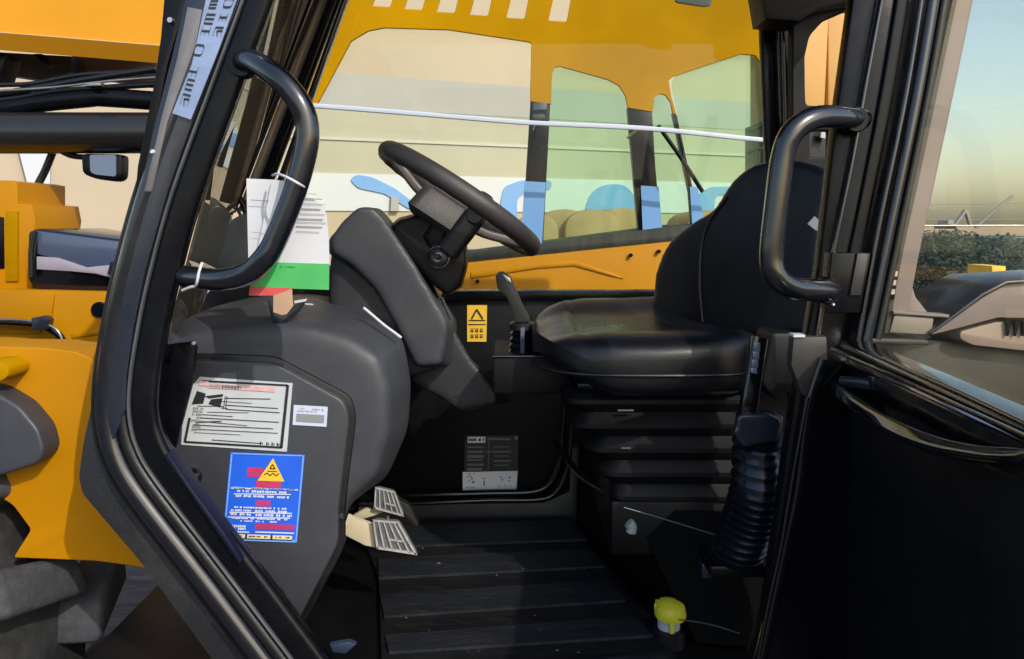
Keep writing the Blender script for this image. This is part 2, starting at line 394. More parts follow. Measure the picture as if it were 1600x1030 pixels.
bm = bmesh.new(); add_plate(bm, [P(p[0], p[1], ND + .05) for p in w3], (0, .006, 0)); link('window_glass', bm, GLASSG, nb, smooth=False)
bm = bmesh.new(); add_plate(bm, [P(p[0], p[1], ND + .05) for p in w4], (0, .006, 0)); link('window_glass', bm, GLASSG, nb, smooth=False)
bm = bmesh.new(); add_plate(bm, [P(p[0], p[1], ND + .05) for p in w1], (0, .006, 0)); link('window_glass', bm, GLASS, nb, smooth=False)
plate('body_panel', [(560, 420), (735, 410), (1062, 376), (1400, 352), (1400, 700), (560, 700)], ND - .04, .5, YEL, nb, bev=.01)
plate('dark_stripe', [(560, 398), (735, 395), (1062, 352), (1400, 335), (1400, 353), (1062, 377), (735, 411), (560, 421)], ND - .03, .46, mat('dark_grey_stripe', (.028, .032, .030), .5, var=.3, spec=.2, vscale=3, stretch=(8, 1, .5)), nb, bev=.004)
plate('body_crease', [(735, 426), (840, 412), (900, 408), (960, 428), (975, 436), (955, 432), (898, 416), (840, 420), (735, 436)], ND - .048, .02, YEL, nb, bev=.006)
box('side_body', (P(560, 0, ND).x, ND + .42, .5), (P(1400, 0, ND).x, ND + .9, 1.35), YEL, nb)
for x, y in ((986, 399), (1030, 393), (746, 440)): lathe('bolt', P(x, y, ND - .06), (0, 1, 0), [(0, .008), (.02, .008)], BLK, nb, 10)
sweep('reflection_streak', cr([P(x, y, ND - .3) for x, y in ((365, 158), (500, 166), (700, 182), (826, 192), (1010, 201), (1170, 217), (1240, 222))], 6), rr(.019, .012, .005), WHITE, nb)  # added bar in place of the pale reflection streak on the glass
tubepx('added_wiper_arm', [(1028, 196), (1062, 244), (1098, 300)], ND - .12, .009, BLK, nb)
for x, y in ((838, 193), (1000, 201), (1226, 222)): sweep('streak_bracket', [P(x, y, ND - .3), P(x, y, ND - .3) + Vector((0, .32, 0))], circ(.007, 8), BLK, nb)
plate('added_small_window', [(833, 160), (855, 160), (853, 194), (831, 194)], ND - .012, .012, DARKGL, nb, bev=.003)
# wheels of the added machine so that it stands on the ground
for x in (-.3, 1.5):
    bm = bmesh.new(); add_lathe(bm, (x, ND + .05, .5), (0, 1, 0), [(0, .3), (.02, .46), (.08, .5), (.32, .5), (.38, .46), (.4, .3)], 32); link('wheel', bm, TYRE, nb)

# ------------------------------------------------------------ left neighbour machine
lm = empty('boom_machine'); tag(lm, 'yellow boom machine with black lift cylinder and mirror parked left of the cab', 'loader')
LD = 2.9
bm = bmesh.new(); add_loft(bm, [[P(-760, -120, LD), P(270, -120, LD), P(270, 72, LD), P(-760, -12, LD)], [P(-760, -120, LD + .5), P(270, -120, LD + .5), P(270, 72, LD + .5), P(-760, -12, LD + .5)]])
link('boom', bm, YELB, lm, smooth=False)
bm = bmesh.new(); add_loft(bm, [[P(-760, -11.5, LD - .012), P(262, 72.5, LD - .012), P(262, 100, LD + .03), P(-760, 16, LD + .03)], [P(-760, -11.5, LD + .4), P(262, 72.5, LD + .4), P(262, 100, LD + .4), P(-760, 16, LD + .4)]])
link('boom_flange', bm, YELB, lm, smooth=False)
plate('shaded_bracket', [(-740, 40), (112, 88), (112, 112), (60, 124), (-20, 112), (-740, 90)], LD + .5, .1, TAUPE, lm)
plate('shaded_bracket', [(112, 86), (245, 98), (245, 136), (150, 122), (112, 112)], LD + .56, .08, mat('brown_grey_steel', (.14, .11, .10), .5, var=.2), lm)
plate('hook_bracket', [(52, 84), (64, 84), (73, 100), (68, 102)], LD + .2, .05, BLK, lm)
plate('end_bracket', [(-20, 76), (8, 84), (6, 98), (-4, 125), (-20, 130)], LD + .1, .1, BLK, lm)
for pts, r in (([(-740, 190), (-300, 165), (-20, 148), (60, 137), (150, 122), (245, 108)], .013), ([(-740, 200), (-300, 172), (-20, 158), (90, 143), (180, 136), (245, 132)], .011), ([(-740, 175), (-300, 150), (-20, 134), (50, 131), (130, 117), (245, 111)], .009)):
    tubepx('hydraulic_hose', pts, LD, r, BLKG, lm)
tubepx('pipe', [(-740, 184), (-300, 158), (-20, 143), (80, 137), (170, 127), (245, 121)], LD - .03, .005, SILV, lm)
plate('hose_clip', [(133, 130), (157, 129), (157, 134), (133, 135)], LD - .045, .03, SILV, lm)
tubepx('lower_hose', [(-740, 200), (-300, 190), (-20, 172), (70, 160), (140, 153), (160, 152), (245, 158)], LD + .02, .035, BLK, lm)
lathe('lift_cylinder', P(-760, 208, LD), (1, 0, 0.0), [(0, .078), (2.45, .074), (2.46, .06)], mat('lift_cylinder_paint', (.012, .012, .013), .3, coat=.4), lm, 32)
# mirror on its bracket
tubepx('mirror_arm', [(88, 232), (110, 243), (135, 246)], LD, .010, BLK, lm)
mr = plate('mirror', [(126, 240), (191, 241), (190, 278), (180, 284), (150, 280), (128, 272)], LD - .02, .05, BLK, lm, r=8, bev=.008)
plate('mirror_glass', [(140, 242), (181, 242), (181, 276), (150, 273), (141, 269)], LD - .026, .004, mat('blue_mirror_glass', (.10, .14, .24), .12, spec=.9), mr, r=4, bev=0)
tubepx('curved_post', [(84, 234), (70, 268), (55, 300), (50, 345), (52, 380)], LD + .1, .014, DARKST, lm)
plate('yellow_housing', [(-160, 282), (14, 282), (27, 285), (27, 318), (50, 320), (55, 345), (50, 380), (50, 452), (-160, 456)], LD - .1, .3, YEL, lm, bev=.008)
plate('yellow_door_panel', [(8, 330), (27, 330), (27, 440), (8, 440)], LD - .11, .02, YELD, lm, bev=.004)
plate('dark_gap', [(-20, 335), (5, 340), (6, 420), (-20, 420)], LD - .105, .02, BLK, lm)
ws = plate('engine_hood', [(44, 362), (60, 357), (200, 376), (205, 458), (60, 452), (44, 440)], LD - .16, .4, BLKG, lm, r=6, bev=.006)
plate('blue_hood_reflection', [(58, 361), (198, 379), (198, 413), (150, 420), (120, 412), (58, 397)], LD - .166, .02, mat('blue_grey_reflection', (.06, .08, .14), .2, coat=.5), ws, bev=.003)  # blue reflection on the black hood, put on as a coloured plate
plate('lilac_hood_stripe', [(57, 401), (90, 403), (135, 418), (195, 412), (195, 440), (150, 428), (110, 424), (57, 421)], LD - .172, .012, mat('lilac_stripe', (.30, .27, .33), .35), ws, bev=.002)
tubepx('hood_seal', [(55, 362), (49, 395), (49, 433)], LD - .175, .008, RUB, ws)
tubepx('hood_knob', [(185, 412), (180, 430)], LD - .2, .025, BLK, ws)
plate('yellow_side_panel', [(-500, 452), (60, 454), (190, 457), (230, 470), (230, 700), (-500, 700)], LD - .2, .2, YEL, lm, bev=.006)
plate('panel_rib', [(110, 522), (172, 513), (172, 520), (112, 530)], LD - .206, .012, YEL, lm, bev=.005)
plate('panel_fold', [(-20, 452), (70, 456), (84, 462), (80, 498), (60, 522), (-20, 522)], LD - .207, .012, YEL, lm, bev=.003)
lathe('filler_hole', P(154, 484, LD - .208), (0, 1, 0), [(0, .026), (.01, .026)], BLK, lm, 20)
tubepx('panel_hose', [(-20, 502), (20, 504), (60, 508), (90, 522), (103, 545), (106, 560)], LD - .24, .012, BLKG, lm)
tubepx('panel_pipe', [(-20, 499), (40, 501), (84, 512), (98, 535), (99, 560)], LD - .27, .004, SILV, lm)
plate('hose_clamp', [(48, 497), (64, 494), (74, 500), (70, 516), (50, 517)], LD - .29, .04, DARKST, lm, bev=.004, r=3)
for x in (-1.15,):
    bm = bmesh.new(); add_lathe(bm, (-2.5, LD - .1, .55), (0, 1, 0), [(0, .3), (.02, .5), (.08, .55), (.32, .55), (.38, .5), (.4, .3)], 32); link('wheel', bm, TYRE, lm)

# ------------------------------------------------------------ right background
rb = mat('orange_container_paint', (.56, .31, .09), .55, var=.05, vscale=2)
oc = empty('orange_container'); tag(oc, 'orange corrugated container seen through the rear corner window of the cab', 'container')
for i, (x0, x1) in enumerate(((1190, 1292), (1294, 1350))):
    plate('side_panel', [(x0, -60), (x1 + (0 if i else 8), -60), (x1 - 4, 190), (x0, 190)], 4.2 + i * .015, .2, rb, oc, bev=.012)
plate('lower_sill', [(1190, 190), (1350, 190), (1350, 198), (1190, 198)], 4.19, .3, TAUPE, oc)
plate('lower_skirt', [(1190, 198), (1350, 198), (1350, 860), (1190, 860)], 4.22, .3, BLK, oc)
plate('small_notice', [(1284, 200), (1299, 202), (1295, 218), (1282, 215)], 4.17, .01, STW, oc)
# hedge: a bank of leaf clumps
leafm = mat('hedge_leaves', (.018, .040, .034), .7, var=.5, vscale=3)
def leafmass(name, centre, size, n, leaf, m, parent=None):
    bm = bmesh.new(); c = Vector(centre)
    for i in range(n):
        while True:
            v = Vector((random.uniform(-1, 1), random.uniform(-1, 1), random.uniform(-1, 1)))
            if .35 < v.length < 1 + .1 * random.random(): break
        p = c + Vector((v.x * size[0], v.y * size[1], v.z * size[2]))
        a = Vector((random.gauss(0, 1), random.gauss(0, 1), random.gauss(0, 1))).normalized(); b = a.orthogonal().normalized(); l = leaf * random.uniform(.6, 1.4)
        vs = [bm.verts.new(p + a * l), bm.verts.new(p + b * l * .45), bm.verts.new(p - a * l), bm.verts.new(p - b * l * .45)]
        bm.faces.new(vs)
    return link(name, bm, m, parent, smooth=False)
for i, (x, y, D, sx, sy, lab) in enumerate(((1482, 432, 9, .55, .52, 'round dark green bush nearest the rear window pillar'), (1610, 440, 14, 1.2, .75, 'wide dark green bush at the right edge'), (1555, 410, 18, 1.5, .60, 'low dark green bush in the middle behind the others'))):
    b_ = empty('bush'); tag(b_, lab, 'bush', 'bushes behind the machine')
    c = P(x, y, D); leafmass('foliage', c, (sx, .6, sy), 5200, .035, leafm, b_)
    bm = bmesh.new(); add_sweep(bm, [Vector((c.x, D, 0)), Vector((c.x, D, c.z))], circ(.05)); link('stem', bm, TAUPE, b_)
def leafbank(name, x0, x1, D, n, leaf, m):
    bm = bmesh.new(); blobs = []; x = x0
    while x < x1:
        w = random.uniform(.35, .9); blobs.append((x + w * .5, D + random.uniform(-.6, .6), random.uniform(.95, 1.5), w)); x += w * .9
    for i in range(n):
        bx_, by, h, w = random.choice(blobs); v = Vector((random.gauss(0, 1), random.gauss(0, 1), random.gauss(0, 1))).normalized() * random.uniform(.6, 1.06)
        p = Vector((bx_ + v.x * w, by + v.y * w, h * .5 + v.z * h * .55))
        a = Vector((random.gauss(0, 1), random.gauss(0, 1), random.gauss(0, 1))).normalized(); b = a.orthogonal().normalized(); l = leaf * random.uniform(.5, 1.5)
        bm.faces.new([bm.verts.new(p + a * l), bm.verts.new(p + b * l * .5), bm.verts.new(p - a * l), bm.verts.new(p - b * l * .5)])
    return link(name, bm, m, None, smooth=False)
hg = leafbank('hedge', 8.0, 18.5, 20, 16000, .06, leafm); tag(hg, 'long low green hedge along the horizon', 'hedge')
hz_ = mat('sandy_field', (.40, .28, .17), .9, var=.15, vscale=.05)
bm = bmesh.new(); add_plate(bm, [(6, 120, .004), (380, 120, .004), (380, 880, .004), (6, 880, .004)], (0, 0, -.002)); tag(link('field', bm, hz_, smooth=False), kind='structure')
yb = plate('yellow_cabinet', [(1550, 416), (1573, 416), (1572, 446), (1549, 446)], 7.5, .4, STY, bev=.02); tag(yb, 'small square yellow cabinet beside the dark bush', 'cabinet')
tb = empty('teal_building'); tag(tb, 'teal glazed building at the far right edge', 'building')
tealm = mat('teal_cladding', (.07, .17, .18), .4, var=.2, vscale=2)
plate('wall', [(1572, 372), (1720, 372), (1720, 445), (1572, 445)], 20, 2, tealm, tb)
for k in range(5): plate('window', [(1580 + k * 13, 424), (1589 + k * 13, 424), (1589 + k * 13, 440), (1580 + k * 13, 440)], 19.95, .03, mat('pale_pane', (.3, .42, .45), .3), tb)
# overhead wires with a pole, small excavators on the horizon
pw = empty('power_line'); tag(pw, 'thin overhead wires crossing the pale sky on wooden poles', 'power line')
for y0, y1 in ((320, 311), (333, 322), (342, 338)):
    a = P(1350, y0, 60); b = P(1760, y1, 60); mid = (a + b) / 2 - Vector((0, 0, .15)); sweep('wire', cr([a, mid, b], 8), circ(.022, 6), INKG, pw)
for x in (1352, 1758):
    a = P(x, 300, 60); sweep('pole', [Vector((a.x, 60, 0)), a], circ(.12, 8), TAUPE, pw)
def excavator(x, s, D, lab, flip=1):
    e = empty('excavator'); tag(e, lab, 'excavator', 'excavators on the horizon'); k = s
    def q(a, b): return (x + flip * a * k, 352 + b * k)
    plate('boom', [q(0, 0), q(3, -2), q(16, -20), q(20, -26), q(24, -24), q(31, 0), q(28, 1), q(21, -20), q(18, -17), q(5, 0)], D, .3, INKG, e)
    plate('cab', [q(-10, 0), q(-9, -8), q(0, -8), q(2, 0)], D - .3, 1.2, INKG, e)
    plate('tracks', [q(-12, 0), q(4, 0), q(5, 6), q(-13, 6)], D - .4, 1.4, BLK, e)
excavator(1490, .95, 50, 'small excavator with bent boom on the horizon')
cr_ = tubepx('crane_pole', [(1524, 356), (1550, 333), (1582, 306)], 30, .05, INKG, sm=False); tag(cr_, 'dark slanting crane pole against the yellow sky', 'pole')
rl = tubepx('barrier_rail', [(1400, 353), (1720, 352)], 12, .012, SILV, sm=False); tag(rl, 'thin pale horizontal barrier rail above the bushes', 'rail')
for x in (1400, 1715):
    a = P(x, 353, 12); o = sweep('rail_post', [Vector((a.x, 12, 0)), a], circ(.02, 8), SILV, rl)

# ============================================================ MAIN MACHINE
M = empty('loader'); tag(M, 'black and yellow loader with its cab door open showing seat and steering wheel', 'loader')
FZ = 1.0
# ---- near door frame (left)
mp_ = [(392, -40), (378, 0), (330, 130), (268, 300), (232, 430), (213, 520), (202, 595), (201, 650), (213, 700), (245, 755), (345, 885), (462, 1040), (520, 1117)]
mp_ = [tuple(v) for v in cr([Vector(p) for p in mp_], 5)]
fr = empty('door_frame', parent=M)
NDm = 1.2
def band(name, off, prof, D, m, path=mp_, parent=fr):
    return sweep(name, [P(v[0], v[1], D) for v in offset(path, -off)], prof, m, parent)
band('frame_section', 0, rr(.086, .05, .008), NDm + .035, BLK)          # body behind everything
band('outer_lip', -26, rr(.040, .02, .009), NDm - .002, BLK)
band('edge_bead', -2, rr(.004, .012, .0018), NDm - .010, mat('pale_grey_edge', (.07, .075, .085), .3, var=.3))  # thin bead, paler grey than the frame beside it
band('rubber_seal', 9, circ(.0095), NDm - .004, RUB)
band('frame_tube', 33, circ(.0165, 20), NDm, CHROMEB)
band('inner_seal', 51, circ(.006, 10), NDm + .02, RUB)
plate('pillar_panel', [(296, -30), (384, -30), (372, 6), (322, 130), (262, 298), (226, 425), (208, 515), (197, 590), (196, 640), (176, 690), (163, 640), (162, 590), (180, 500), (214, 320), (240, 200), (268, 90)], NDm - .014, .03, DARKST, fr, bev=.006, r=6)
plate('bracket_strip', [(258, -30), (296, -30), (290, 5), (262, 100), (238, 220), (218, 310), (208, 330), (214, 260), (240, 130), (250, 60)], NDm - .004, .03, BLK, fr, bev=.003)
lathe('bolt', P(265, 31, NDm - .012), (0, 1, 0), [(0, .004), (.004, .005), (.02, .005)], METAL, fr, 10)
lathe('bolt', P(237, 237, NDm - .022), (0, 1, 0), [(0, .0025), (.002, .0035), (.02, .0035)], WHITE, fr, 10)
# grey trim strip beside the film
plate('trim_strip', [(292, 10), (316, 15), (306, 70), (262, 190), (236, 300), (224, 300), (252, 180), (276, 90)], NDm - .018, .01, mat('grey_trim', (.13, .13, .14), .4, var=.2), fr, bev=.003)
fq = [(324, -12), (374, -12), (298, 187), (269, 177)]
fil = plate('protective_film', [(324, -12), (374, -12), (340, 82), (298, 187), (269, 177), (300, 100)], NDm - .021, .002, mat('bluish_film', (.20, .27, .44), .35, var=.12, vscale=20), fr, bev=0, label='pale blue printed film on the front pillar')
it = []
def glyph(pl, u, v, s, w=.06):
    s *= .8; u += .04
    for p in pl: it.extend(polyline([(u + a * s * 1.0, v + b * s * .24) for a, b in p], w * .26))
O_ = [[(.15, 0), (.85, 0), (1, .2), (1, .8), (.85, 1), (.15, 1), (0, .8), (0, .2), (.15, 0)]]
H_ = [[(0, 0), (0, 1)], [(1, 0), (1, 1)], [(0, .5), (1, .5)], [(.5, .5), (.5, 1)]]
R_ = [[(0, 1), (0, 0), (1, 0)], [(.3, .4), (.6, 1)], [(.3, .4), (1, .35), (1, 1)]]
E_ = [[(0, 0), (1, 0)], [(0, .5), (1, .5)], [(0, 1), (1, 1)], [(0, 0), (0, 1)]]
glyph(O_, .1, .43, .42); glyph(H_, .12, .60, .45); glyph(E_, .2, .71, .4); glyph(R_, .2, .83, .45)
glyph(O_, .6, .05, .35); glyph(E_, .15, .18, .38); glyph(H_, .15, .28, .36); glyph(R_, .6, .28, .36); glyph(E_, .15, .07, .3); glyph(H_, .62, .17, .3)
marks('print', fq, NDm - .021, it, INK, fil)
# ---- skirt
plate('sill_skirt', [(152, 612), (176, 612), (178, 690), (208, 750), (330, 905), (490, 1110), (395, 1110), (330, 1030), (220, 880), (128, 772), (122, 745), (130, 690), (141, 640)], NDm + .02, .06, SKIRT, M, bev=.006, r=8)
plate('gusset_plate', [(236, 540), (300, 534), (307, 540), (300, 600), (270, 715), (248, 712), (222, 660), (222, 590)], NDm + .075, .006, BLK, M, bev=.002, r=5)
for x, y in ((301, 537), (235, 580)): lathe('rivet', P(x, y, NDm + .072), (0, 1, 0), [(0, .0016), (.002, .003), (.006, .003)], WHITE, M, 8)
plate('sill_trim', [(256, 712), (262, 707), (300, 764), (350, 832), (378, 876), (374, 884), (362, 868), (308, 790)], NDm - .022, .03, mat('blue_black_trim', (.004, .006, .022), .4, spec=.3), M, bev=.004)
# ---- mudguard, tyre
plate('mudguard', [(-160, 540), (60, 543), (115, 549), (142, 560), (163, 580), (200, 640), (260, 760), (300, 850), (300, 905), (215, 886), (150, 877), (75, 874), (20, 872), (48, 828), (20, 790), (-20, 765), (-160, 700)], 1.42, .10, YEL, M, bev=.012, seg=4, r=6)
plate('wheel_flare', [(-60, 600), (-10, 612), (30, 636), (60, 672), (69, 705), (60, 725), (20, 738), (-20, 750), (-60, 750)], 1.37, .05, mat('blue_grey_rubber', (.030, .034, .045), .5, var=.2), M, bev=.012, r=10, seg=4)
plate('fender_boss', [(-30, 566), (-2, 565), (14, 575), (13, 588), (2, 596), (-30, 600)], 1.36, .06, YELD, M, bev=.008, r=5)
wc = Vector((-1.66, 1.52, .90)); R0 = .80
wh_ = empty('front_wheel', parent=M)
bm = bmesh.new(); add_lathe(bm, wc, (0, 1, 0), [(-.18, .45), (-.19, .62), (-.16, .76), (-.10, R0), (.10, R0), (.16, .76), (.19, .62), (.18, .45)], 64); link('tyre', bm, TYRD, wh_)
bm = bmesh.new()
NL = 26
for k in range(NL):
    for side in (-1, 1):
        a = 2 * math.pi * (k + (.5 if side > 0 else 0)) / NL
        pts = []
        for (da, y) in ((-.065, 0), (.03, 0.02), (.095, .20), (-.01, .20)):
            pts.append((a + da, y * side))
        lo = [wc + Vector((math.cos(b) * (R0 - .03), y, math.sin(b) * (R0 - .03))) for b, y in pts]
        hi = [wc + Vector((math.cos(b) * (R0 + (.085 if abs(y) < .1 else .05)), y * .97, math.sin(b) * (R0 + (.085 if abs(y) < .1 else .05)))) for b, y in pts]
        b2 = bmesh.new(); add_loft(b2, [lo, hi]); bmesh.ops.bevel(b2, geom=b2.edges[:], offset=.018, segments=3, profile=.5, affect='EDGES')
        t = bpy.data.meshes.new('t'); b2.to_mesh(t); b2.free(); bm.from_mesh(t); bpy.data.meshes.remove(t)
link('tread', bm, TYRE, wh_)
lathe('rim', wc + Vector((0, -.15, 0)), (0, 1, 0), [(0, .1), (.02, .2), (.05, .4), (0, .46), (.28, .46)], YEL, wh_, 48)
# belly / chassis so the cab is carried by something
box('chassis', (-.6, 1.35, .35), (1.6, 2.0, .93), BLK, M, .01)
for x in (1.9,):
    bm = bmesh.new(); add_lathe(bm, (2.3, 1.5, .7), (0, 1, 0), [(-.18, .35), (-.18, .62), (-.1, .7), (.1, .7), (.18, .62), (.18, .35)], 48); link('rear_tyre', bm, TYRE, M)

# ---- grab handles
def handle(pts, D0, name='grab_handle', r=.0165, ring=None):
    w = cr([P(x, y, d) for x, y, d in pts], 8)
    return sweep(name, w, circ(r, 20), CHROMEB, M)
lh = handle([(372, 100, 1.215), (392, 95, 1.17), (430, 118, 1.13), (462, 152, 1.12), (479, 190, 1.12), (478, 235, 1.12), (460, 300, 1.12), (432, 372, 1.12), (412, 405, 1.12), (385, 428, 1.13), (345, 437, 1.15), (290, 432, 1.20)], 1.15)
rh = handle([(1345, 186, 1.22), (1318, 183, 1.17), (1275, 184, 1.14), (1240, 205, 1.13), (1223, 245, 1.13), (1213, 320, 1.13), (1205, 400, 1.13), (1212, 432, 1.13), (1235, 449, 1.14), (1262, 453, 1.16), (1300, 455, 1.20)], 1.15)
for x, y, pr in ((376, 100, lh), (1338, 186, rh), (1296, 455, rh)):
    lathe('mounting_foot', P(x, y, 1.185), (0, 1, 0), [(0, .018), (.004, .020), (.02, .020)], BLK, pr, 16)

# ---- cab shell
ROOF = 2.46
WX0, WX1 = -.62, .76        # front and rear of cab at far side
BD = 2.12
box('roof', (-.55, 1.16, ROOF), (.95, 2.2, ROOF + .09), BLK, M, .02)
box('roof_lining', (-.48, 1.24, ROOF - .03), (.9, 2.12, ROOF - .002), BLKP, M, .01)
# floor and mat
box('cab_floor', (-.75, 1.2, FZ - .06), (.9, 2.16, FZ - .012), BLKP, M, .004)
def onfloor(x, y, z): return Pp(x, y, (0, 0, z), (0, 0, 1))
fm = empty('floor_mat', parent=M)
bm = bmesh.new(); add_plate(bm, [onfloor(x, y, FZ) for x, y in ((560, 812), (884, 808), (1015, 960), (1075, 1060), (1075, 1130), (600, 1130), (592, 900))], (0, 0, -.010)); link('mat_base', bm, MAT_, fm, smooth=False)
ribs = [((575, 822), (888, 815), (925, 848), (590, 860)), ((592, 872), (925, 850), (932, 856), (592, 880))]
ribs = [(818, 846, 856), (860, 884, 905), (903, 925, 946), (950, 938, 975)]
rows = [((590, 822), (895, 812), (918, 842), (590, 854)), ((591, 872), (923, 857), (944, 884), (592, 902)), ((594, 928), (952, 906), (978, 937), (600, 962)), ((602, 992), (992, 962), (1020, 992), (608, 1018)), ((610, 1052), (1036, 1020), (1060, 1050), (620, 1100))]
MATR = mat('floor_mat_rib_rubber', (.0105, .0135, .021), .46, var=.3, vscale=5, spec=.4, bump=.6, bscale=60, dust=.08, stretch=(1, 6, 1))
for q in rows:
    bm = bmesh.new(); add_plate(bm, [onfloor(x, y, FZ + .006) for x, y in q], (0, 0, -.0055), 0); link('rib', bm, MATR, fm)
bm = bmesh.new()
for k in range(50):
    x = random.uniform(610, 1000); y = random.uniform(825, 1080)
    if x > 880 + (y - 808) * .75: continue
    c = onfloor(x, y, FZ + .0055); q = random.uniform(.0008, .0022); q *= 1.8 if random.random() < .06 else 1
    bmesh.ops.create_icosphere(bm, subdivisions=1, radius=q, matrix=Matrix.Translation(c) @ Matrix.Diagonal((random.uniform(.6, 2.2), random.uniform(.5, 1.4), .5, 1)))
grit = link('floor_grit', bm, mat('pale_grit', (.12, .12, .115), .9, var=.4, vscale=90), fm); grit['kind'] = 'stuff'
# far lower wall
fw = empty('far_door', parent=M)
box('lower_panel', (-.62, BD, FZ - .02), (.9, BD + .035, P(0, 462, BD).z), BLKP, fw, .004)
plate('window_sill', [(690, 455), (1240, 455), (1240, 470), (690, 470)], BD - .02, .06, BLK, fw, bev=.004)
tubepx('seal_bead', [(560, 776), (640, 774), (760, 771), (835, 768), (862, 752), (874, 725), (878, 690), (882, 640), (886, 600)], BD - .025, .010, BLKG, fw, n=8)
tubepx('trim_bead', [(560, 788), (640, 787), (760, 782), (845, 780), (872, 765), (886, 735), (892, 690), (896, 600)], BD - .05, .006, CHROMEB, fw, n=8)
plate('kick_panel', [(560, 790), (850, 786), (890, 768), (893, 700), (905, 700), (900, 830), (560, 830)], BD - .05, .04, mat('kick_plastic', (.02, .021, .024), .5, var=.2), fw)
# window frame: far side
plate('far_window_glass', [(520, -80), (1215, -80), (1215, 458), (400, 458)], BD + .02, .005, GLASS, fw, bev=0)
# far front pillar: parallel bars receding from the windscreen
fp = empty('front_pillar', parent=M)
def bar(name, a, b, w, D, m, d=.03):
    return sweep(name, [P(a[0], a[1], D), P(b[0], b[1], D)], rr(w * D / F, d, min(w * D / F, d) * .35), m, fp)
bar('pillar_section', (548, -70), (398, 330), 22, BD - .02, BLK)
bar('pillar_section', (565, -70), (436, 290), 8, BD - .05, BLKG)
bar('pillar_trim', (531, -70), (378, 330), 9, BD - .06, mat('taupe_trim', (.20, .16, .12), .35, var=.2))
bar('pillar_section', (515, -70), (360, 330), 15, BD - .08, BLKG)
bar('pillar_trim', (500, -70), (350, 330), 12, 2.0, LILAC)
bar('pillar_section', (478, -70), (333, 330), 5, 1.95, BLK)
# windscreen between near and far pillar: an oblique pane
bm = bmesh.new(); wsq = [P(430, -80, 1.25), P(500, -80, 2.0), P(352, 330, 2.0), P(300, 520, 1.9), P(262, 520, 1.25), P(330, 260, 1.25)]
add_plate(bm, wsq, (.004, .002, 0)); link('windscreen', bm, GLASSF, M, smooth=False)
# cowl below windscreen
plate('cowl', [(262, 500), (300, 480), (340, 440), (390, 410), (520, 420), (560, 470), (560, 560), (262, 560)], 1.95, .12, BLKP, M, bev=.01, r=8)
tubepx('wiper_linkage', [(335, 275), (365, 300), (383, 330), (378, 370)], 2.02, .006, BLK, M)
for k, (a, b) in enumerate((((338, 272), (385, 262)), ((342, 288), (385, 318)), ((350, 300), (380, 345)), ((345, 262), (372, 252)))):
    tubepx('wiper_blade', [a, ((a[0] + b[0]) / 2, (a[1] + b[1]) / 2 - 6), b], 2.03, .004, RUB, M)
plate('air_duct', [(305, 395), (340, 355), (385, 330), (400, 340), (400, 425), (330, 420)], 1.95, .15, mat('dark_duct', (.03, .035, .04), .4, var=.2), M, bev=.02, r=14, seg=4)
# rear far pillar
rp = empty('rear_pillar', parent=M)
def bar2(name, a, b, w, D, m, d=.03): return sweep(name, [P(a[0], a[1], D), P(b[0], b[1], D)], rr(w * D / F, d, min(w * D / F, d) * .35), m, rp)
bar2('pillar_section', (1196, -80), (1222, 560), 30, BD - .03, BLK)
bar2('pillar_section', (1222, -80), (1240, 560), 14, BD - .08, BLKG)
bar2('pillar_trim', (1228, 10), (1246, 200), 7, BD - .11, mat('grey_pillar_trim', (.22, .25, .25), .4))
bar2('pillar_section', (1246, -80), (1254, 560), 14, BD - .12, BLK)
# rear wall with window opening (panel plane recedes toward the camera)
outer = [(1180, -90), (1700, -90), (1700, 640), (1180, 640)]
hole = rnd([(1256, 168), (1253, 95), (1262, 55), (1285, 30), (1336, 8), (1345, 12), (1345, 168)], 10)
hole2 = rnd([(1262, 202), (1300, 202), (1300, 250), (1262, 248)], 4)
holed('rear_wall', [(1240, -90), (1440, -90), (1400, 640), (1240, 640)], [hole, hole2], 1.95, .03, BOXB, M, .004)
plate('roof_header', [(1176, -90), (1500, -90), (1500, 0), (1335, 4), (1280, 16), (1250, 34), (1196, 30)], 1.9, .1, BLKP, M, bev=.01)
plate('sun_visor', [(1048, -40), (1115, -40), (1112, 8), (1100, 10), (1056, 3)], 1.9, .01, mat('pale_green_visor', (.25, .36, .36), .3), M, bev=.002, r=4)

# ---- console
cs = empty('front_console', parent=M)
nearS = [(255, 545), (300, 520), (380, 508), (470, 508), (545, 530), (592, 560), (608, 610), (606, 680), (588, 745), (545, 785), (530, 850), (463, 985), (340, 900), (240, 700)]
midS = [(255, 520), (300, 492), (380, 478), (480, 478), (580, 498), (630, 530), (643, 600), (638, 670), (606, 745), (545, 788), (528, 850), (463, 985), (340, 900), (240, 700)]
farS = [(310, 500), (330, 480), (400, 462), (490, 458), (560, 470), (612, 500), (636, 560), (634, 650), (606, 730), (545, 785), (530, 840), (480, 950), (380, 900), (270, 700)]
loft('console_body', [secpx(nearS, 1.345), secpx(midS, 1.47), secpx(farS, 1.80)], GREYP, cs, rem=(.008, 26, .5))
plate('panel_groove_shade', rnd([(232, 690), (292, 552), (430, 557), (548, 620), (556, 652), (538, 795), (538, 855), (466, 992), (330, 900)], 14), 1.337, .012, RUB, cs, bev=.002)  # shade of the groove put in as a larger black plate
plate('cover_panel', rnd([(236, 690), (300, 563), (428, 567), (538, 627), (545, 656), (528, 795), (528, 850), (462, 978), (330, 896)], 14), 1.327, .014, GREYP, cs, bev=.004, seg=3)
tubepx('moulded_fin', [(568, 481), (580, 491), (600, 508), (615, 519), (627, 528)], 1.425, .0026, mat('white_edge', (.45, .47, .52), .4), cs)
